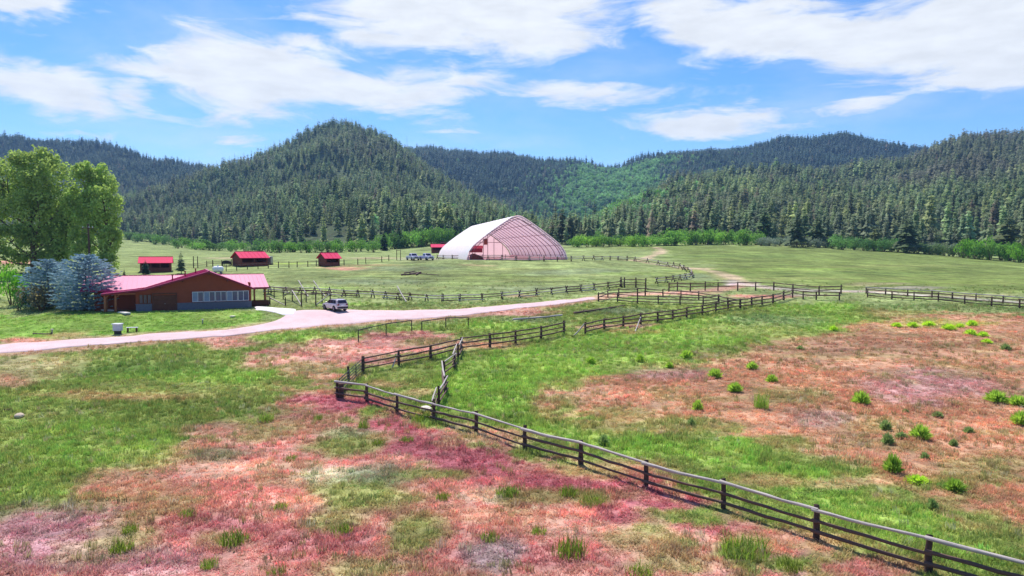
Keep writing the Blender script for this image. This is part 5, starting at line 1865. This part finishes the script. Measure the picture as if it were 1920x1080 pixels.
# ------------------------------------------------------------------ small yard things
p_ = P(221, 626)
t_ = thing('utility_box', p_, 'white topped utility cabinet standing on the lawn edge', 'utility box')
MB().box(-.42, .42, -.3, .3, .35, 1.05).build('cabinet', principled('pale_grey_paint', lin(186, 190, 205), .6), t_, bevel=.04)
MB().box(-.5, .5, -.38, .38, 1.052, 1.18).build('lid', M_FRAME, t_, bevel=.04)
MB().box(-.3, .3, -.22, .22, -.1, .348).build('pedestal', M_PLAST, t_)
p_ = P(248, 622)
t_ = thing('garden_bench', p_, 'low white topped bench beside the utility cabinet', 'bench', None, rad(14))
MB().box(-.6, .6, -.2, .2, .44, .52).build('seat', M_FRAME, t_, bevel=.02)
for x in (-.45, .45):
    MB().box(x - .06, x + .06, -.17, .17, -.1, .438).build('leg', M_BROWN, t_)
for (px, py, lb) in ((380, 607, 'small white capped pipe standing in the lawn'), (436, 595, 'wide pale lid lying on the lawn below the windows'), (98, 626, 'small white capped pipe at the end of the low kerb')):
    p_ = P(px, py)
    t_ = thing('well_cap', p_, lb, 'pipe cap')
    big = px == 436
    MB().tube([(0, 0, -.1), (0, 0, .12 if big else .45)], .25 if big else .07, 12).build('pipe', M_METAL, t_)
    MB().tube([(0, 0, .122 if big else .452), (0, 0, .2 if big else .56)], .36 if big else .15, 14).build('cap', principled('cream_cap', lin(225, 215, 190), .6), t_)
p_, q_ = P(62, 627), P(96, 627)
t_ = thing('low_kerb', p_, 'pale timber kerb lying at the end of the lawn', 'timber')
beam('timber', RAILS[2], p_ + Vector((0, 0, .08)), q_ + Vector((0, 0, .08)), .09, t_, p_)
beam('stake', POSTS[0], q_ - Vector((0, 0, .1)), q_ + Vector((0, 0, .3)), .05, t_, p_)
for (a, b, w2, lb) in (((196, 582), (206, 584), .5, 'pale stone step by the spruce trunk'), ((226, 587), (240, 591), .35, 'white stone edging slab before the porch'), ((207, 578.5), (222, 580), .4, 'pale flat slab at the porch corner')):
    p_, q_ = P(*a), P(*b)
    t_ = thing('stone_slab', p_, lb, 'slab')
    d = (q_ - p_)
    rz_ = math.atan2(d.y, d.x)
    MB().box(0, d.length, -w2, w2, .02, .2).build('slab', principled('pale_stone', lin(222, 214, 205), .85, var=.12), t_, rot=(0, 0, rz_), bevel=.03)
    MB().box(.05, d.length - .05, -w2 + .05, w2 - .05, -.15, .018).build('base', M_STONE, t_, rot=(0, 0, rz_))

# rocks: irregular faceted stones
def rock(px, py, s, col, label, name='field_stone', cat='rock', flat=.6):
    p = P(px, py)
    t = thing(name, p, label, cat, None, random.uniform(0, 6))
    import bmesh
    bm = bmesh.new()
    bmesh.ops.create_icosphere(bm, subdivisions=2, radius=s)
    rr = np.random.default_rng(int(px))
    k1 = rr.normal(size=(4, 3)) * 2.2 / s
    for v in bm.verts:
        q_ = np.array(v.co)
        f = 1 + .22 * np.sin(k1 @ q_ + 1.3).mean() + rr.normal(0, .03)
        v.co = Vector((q_[0] * f * 1.3, q_[1] * f, q_[2] * f * flat))
    me = bpy.data.meshes.new('stone')
    bm.to_mesh(me); bm.free()
    me.materials.append(principled('stone_%d' % int(px), col, .9, var=.25, scale=4, bump=.5))
    link('stone', me, t, (0, 0, s * flat * .5))
    return t


rock(799, 771, .42, lin(226, 214, 200), 'pale flat boulder leaning against the long fence')
rock(36, 782, .30, lin(190, 170, 150), 'small pale rock lying in the green pasture')
p_, q_ = P(-14, 771), P(22, 771)
t_ = thing('bleached_plank', p_, 'bleached plank lying in the green pasture', 'plank')
beam('plank', RAILS[0], p_ + Vector((0, 0, .12)), q_ + Vector((0, 0, .12)), .07, t_, p_)
beam('splinter', RAILS[1], q_ + Vector((-.3, 0, .12)), q_ + Vector((.1, -.1, .25)), .03, t_, p_)

# utility pole by the cottonwood, mast on the ridge
p_ = at_depth(168, 128)
t_ = thing('utility_pole', p_, 'grey utility pole rising among the cottonwoods', 'utility pole')
beam('pole', POSTS[2], p_ - Vector((0, 0, .5)), p_ + Vector((0, 0, 10.2)), .2, t_, p_)
beam('crossarm', POSTS[0], p_ + Vector((-1.1, -.15, 9.4)), p_ + Vector((1.1, -.15, 9.4)), .08, t_, p_)
beam('lamp_arm', PIPES, p_ + Vector((0, -.1, 8.2)), p_ + Vector((-1.0, -.4, 8.6)), .05, t_, p_)
for x in (-.9, 0.25, .9):
    MB().tube([(x, -.15, 9.45), (x, -.15, 9.7)], .06, 6).build('insulator', M_FRAME, t_)
ridge_d = 1700.0
xr = (765 - 960) / F * ridge_d
p_ = Vector((xr, ridge_d, h1(xr, ridge_d)))
t_ = thing('radio_mast', p_, 'thin radio mast on the wooded ridge beside the cone shaped hill', 'mast')
mm_ = MB()
for k in range(3):
    a = 2 * PI * k / 3
    mm_.tube([(.9 * math.cos(a), .9 * math.sin(a), -1), (.3 * math.cos(a), .3 * math.sin(a), 40)], .10, 5)
mm_.build('mast', M_METAL, t_)
MB().tube([(0, 0, 40), (0, 0, 46)], .1, 5).build('antenna', M_METAL, t_)

# dark stock feeder and pale tank behind the house
p_ = P(425, 499)
t_ = thing('stock_feeder', p_, 'dark round topped stock feeder beside the larger loafing shed', 'feeder')
MB().prism([(-.9, .5), (.9, .5), (.9, .9), (.55, 1.25), (0, 1.35), (-.55, 1.25), (-.9, .9)], 1, -.5, .5).build('hood', M_PLAST, t_, bevel=.05)
for x in (-.75, .75):
    for y in (-.4, .4):
        MB().box(x - .06, x + .06, y - .06, y + .06, -.1, .498).build('leg', M_PLAST, t_)
p_ = P(409, 513)
t_ = thing('propane_tank', p_, 'white domed tank showing over the house ridge', 'tank')
tk = MB().tube([(-1.1, 0, .9), (-1.0, 0, .9), (-.75, 0, .9), (.75, 0, .9), (1.0, 0, .9), (1.1, 0, .9)], [.12, .4, .6, .6, .4, .12], 16)
tk.build('tank', M_FRAME, t_, smooth=True)
MB().tube([(0, 0, 1.48), (0, 0, 1.72)], .16, 10).build('valve_dome', M_FRAME, t_)
for x in (-.6, .6):
    MB().box(x - .1, x + .1, -.4, .4, -.1, .45).build('saddle', M_STONE, t_)
p_ = P(503, 496)
t_ = thing('water_tank', p_, 'grey box shaped tank behind the larger loafing shed', 'tank')
MB().box(-.9, .9, -.7, .7, .15, 1.9).build('tank', M_METAL, t_, bevel=.06)
MB().box(-.95, .95, -.75, .75, -.1, .148).build('base', M_PLAST, t_)

# ------------------------------------------------------------------ weed clumps
M_WEED = foliage('weed_leaves', 'OBJ', .5, .3, 3.0, gain=1.45)


def weed_mesh(seed, n=150, stalky=False):
    r = np.random.default_rng(seed)
    V, Fc = [], []
    for i in range(n):
        a = r.uniform(0, 6.28); e = r.uniform(.15, 1.45) if not stalky else r.uniform(.8, 1.5)
        L = r.uniform(.55, 1.0)
        d = np.array([math.cos(a) * math.cos(e), math.sin(a) * math.cos(e), math.sin(e)])
        b0 = d * L * r.uniform(.15, .55) * np.array([1, 1, .8])
        tip = d * L * np.array([1, 1, .92])
        s = np.cross(d, r.normal(size=3)); s /= np.linalg.norm(s)
        w_ = r.uniform(.025, .055)
        md = (b0 + tip) / 2 + np.array([0, 0, .04])
        k = len(V)
        V += [tuple(b0 - s * w_ * .4), tuple(b0 + s * w_ * .4), tuple(md + s * w_), tuple(tip), tuple(md - s * w_)]
        Fc += [(k, k + 1, k + 2), (k, k + 2, k + 4), (k + 4, k + 2, k + 3)]
    return np_mesh('leaves', np.array(V), np.array(Fc), M_WEED)


WEEDS = [weed_mesh(1100 + i, 420) for i in range(4)] + [weed_mesh(1150, 160, True)]
WST = MB()
for k in range(7):
    a = k * .9
    WST.tube([(0, 0, -.08), (.25 * math.cos(a), .25 * math.sin(a), .3), (.5 * math.cos(a), .5 * math.sin(a), .55)], [.02, .014, .006], 4)
WST = WST.mesh('stems', principled('green_stem', lin(110, 120, 60), .9))


CLUMPS = [tuft_mesh('leaves', M_WEED, 1200 + i, 150, .9, .95, .026) for i in range(4)]


def weed(px, py, wpx, hpx, col, label, group, stalk=False, grassy=False):
    p = P(px, py)
    s = p.y / F
    t = thing('weed_clump', p - Vector((0, 0, .03)), label, 'weed', group, random.uniform(0, 6))
    w_, h_ = wpx * s / 1.9, hpx * s / .9
    link('stems', WST, t, scale=(w_, w_, h_))
    c = link('leaves', random.choice(CLUMPS) if grassy else (WEEDS[4] if stalk else random.choice(WEEDS[:4])), t, scale=(w_, w_, h_))
    c.color = (*col, 1)


BRI, MIDG, DKG, YEL = lin(150, 176, 74), lin(128, 156, 64), lin(124, 144, 92), lin(172, 198, 66)
LB = 'bright green bushy weed clump in the rust coloured pasture'
LD = 'dark green low weed clump in the rust coloured pasture'
for (px, py, w_, h_) in [(1108, 682, 26, 18), (1201, 678, 22, 18), (1255, 689, 20, 14), (1287, 672, 32, 20), (1341, 708, 36, 22), (1410, 692, 30, 18), (1447, 716, 28, 18), (1378, 734, 38, 22), (1308, 769, 28, 24),
                         (1615, 757, 42, 30), (1869, 753, 54, 26), (1909, 760, 44, 24), (1914, 796, 44, 32), (1726, 823, 48, 34)]:
    weed(px, py, w_, h_, BRI, LB, 'bright weed clumps in the rust coloured pasture')
for (px, py, w_, h_) in [(1711, 613, 26, 12), (1741, 611, 30, 12), (1681, 613, 26, 11), (1779, 618, 34, 14), (1822, 611, 26, 14), (1820, 628, 28, 14), (1843, 631, 26, 12), (1850, 643, 26, 10), (1563, 620, 20, 12), (1800, 614, 22, 10)]:
    weed(px, py, w_, h_, YEL, 'yellow green weed clump in the row at the top of the pasture', 'weed row at the top of the pasture')
for (px, py, w_, h_) in [(1296, 800, 20, 22), (1664, 832, 30, 26), (1758, 782, 26, 14), (1698, 773, 16, 9), (1817, 812, 26, 16), (1788, 836, 20, 18), (1886, 656, 24, 14), (1734, 860, 24, 16), (1132, 834, 28, 24), (1660, 806, 30, 24), (1748, 955, 28, 28), (1690, 822, 30, 16), (1500, 655, 18, 9)]:
    weed(px, py, w_, h_, DKG, LD, 'dark weed clumps in the rust coloured pasture')
weed(1428, 765, 28, 34, MIDG, 'stalky green weed with brown stems in the rust pasture', None, False, True)
weed(1674, 886, 44, 44, MIDG, 'tall mid green weed clump above the flat yellow patch', None)
weed(1720, 905, 58, 18, YEL, 'flat yellow green weed patch in the rust pasture', None)
weed(1791, 921, 48, 30, MIDG, 'mid green spreading weed clump beside the flat yellow patch', None)
for (px, py, w_, h_) in [(952, 928, 40, 26), (1067, 928, 36, 30), (1110, 947, 42, 26), (917, 1012, 34, 24), (1067, 1042, 60, 50), (1198, 1080, 50, 34), (1396, 1040, 80, 44), (1481, 1066, 44, 30), (682, 803, 20, 26), (710, 833, 22, 18), (762, 827, 24, 16), (830, 936, 26, 22),
                         (525, 955, 28, 22), (438, 1018, 50, 40), (597, 788, 14, 20), (499, 790, 26, 24), (393, 1064, 30, 30), (228, 1034, 40, 34), (519, 1078, 34, 26), (352, 968, 30, 22), (244, 998, 26, 26), (792, 790, 34, 26), (545, 862, 26, 14), (640, 1000, 40, 26), (1010, 1000, 28, 20)]:
    weed(px, py, w_ * 1.15, h_ * .78, np.array(MIDG) * random.uniform(.5, .8) + np.array([.02, 0, 0]) * random.random(), 'olive green weed clump growing in the pink foreground grass', 'weed clumps in the pink grass', grassy=True)

# ------------------------------------------------------------------ haze
import bmesh
HAZE = 0.00012
if HAZE > 0:
    hz = MB().box(-2600, 2600, -60, 3300, -14, 420).build('haze', None)
    hm = bpy.data.materials.new('thin_haze')
    hm.use_nodes = True
    t = NT(hm.node_tree)
    pv = t.n('ShaderNodeVolumePrincipled', ins={'Color': (.32, .58, 1.0, 1), 'Density': HAZE, 'Anisotropy': 0.2})
    o = t.n('ShaderNodeOutputMaterial')
    t.t.links.new(pv.outputs[0], o.inputs['Volume'])
    hz.data.materials.append(hm)
    tag(hz, 'thin bluish haze over the valley', None, None, 'stuff')
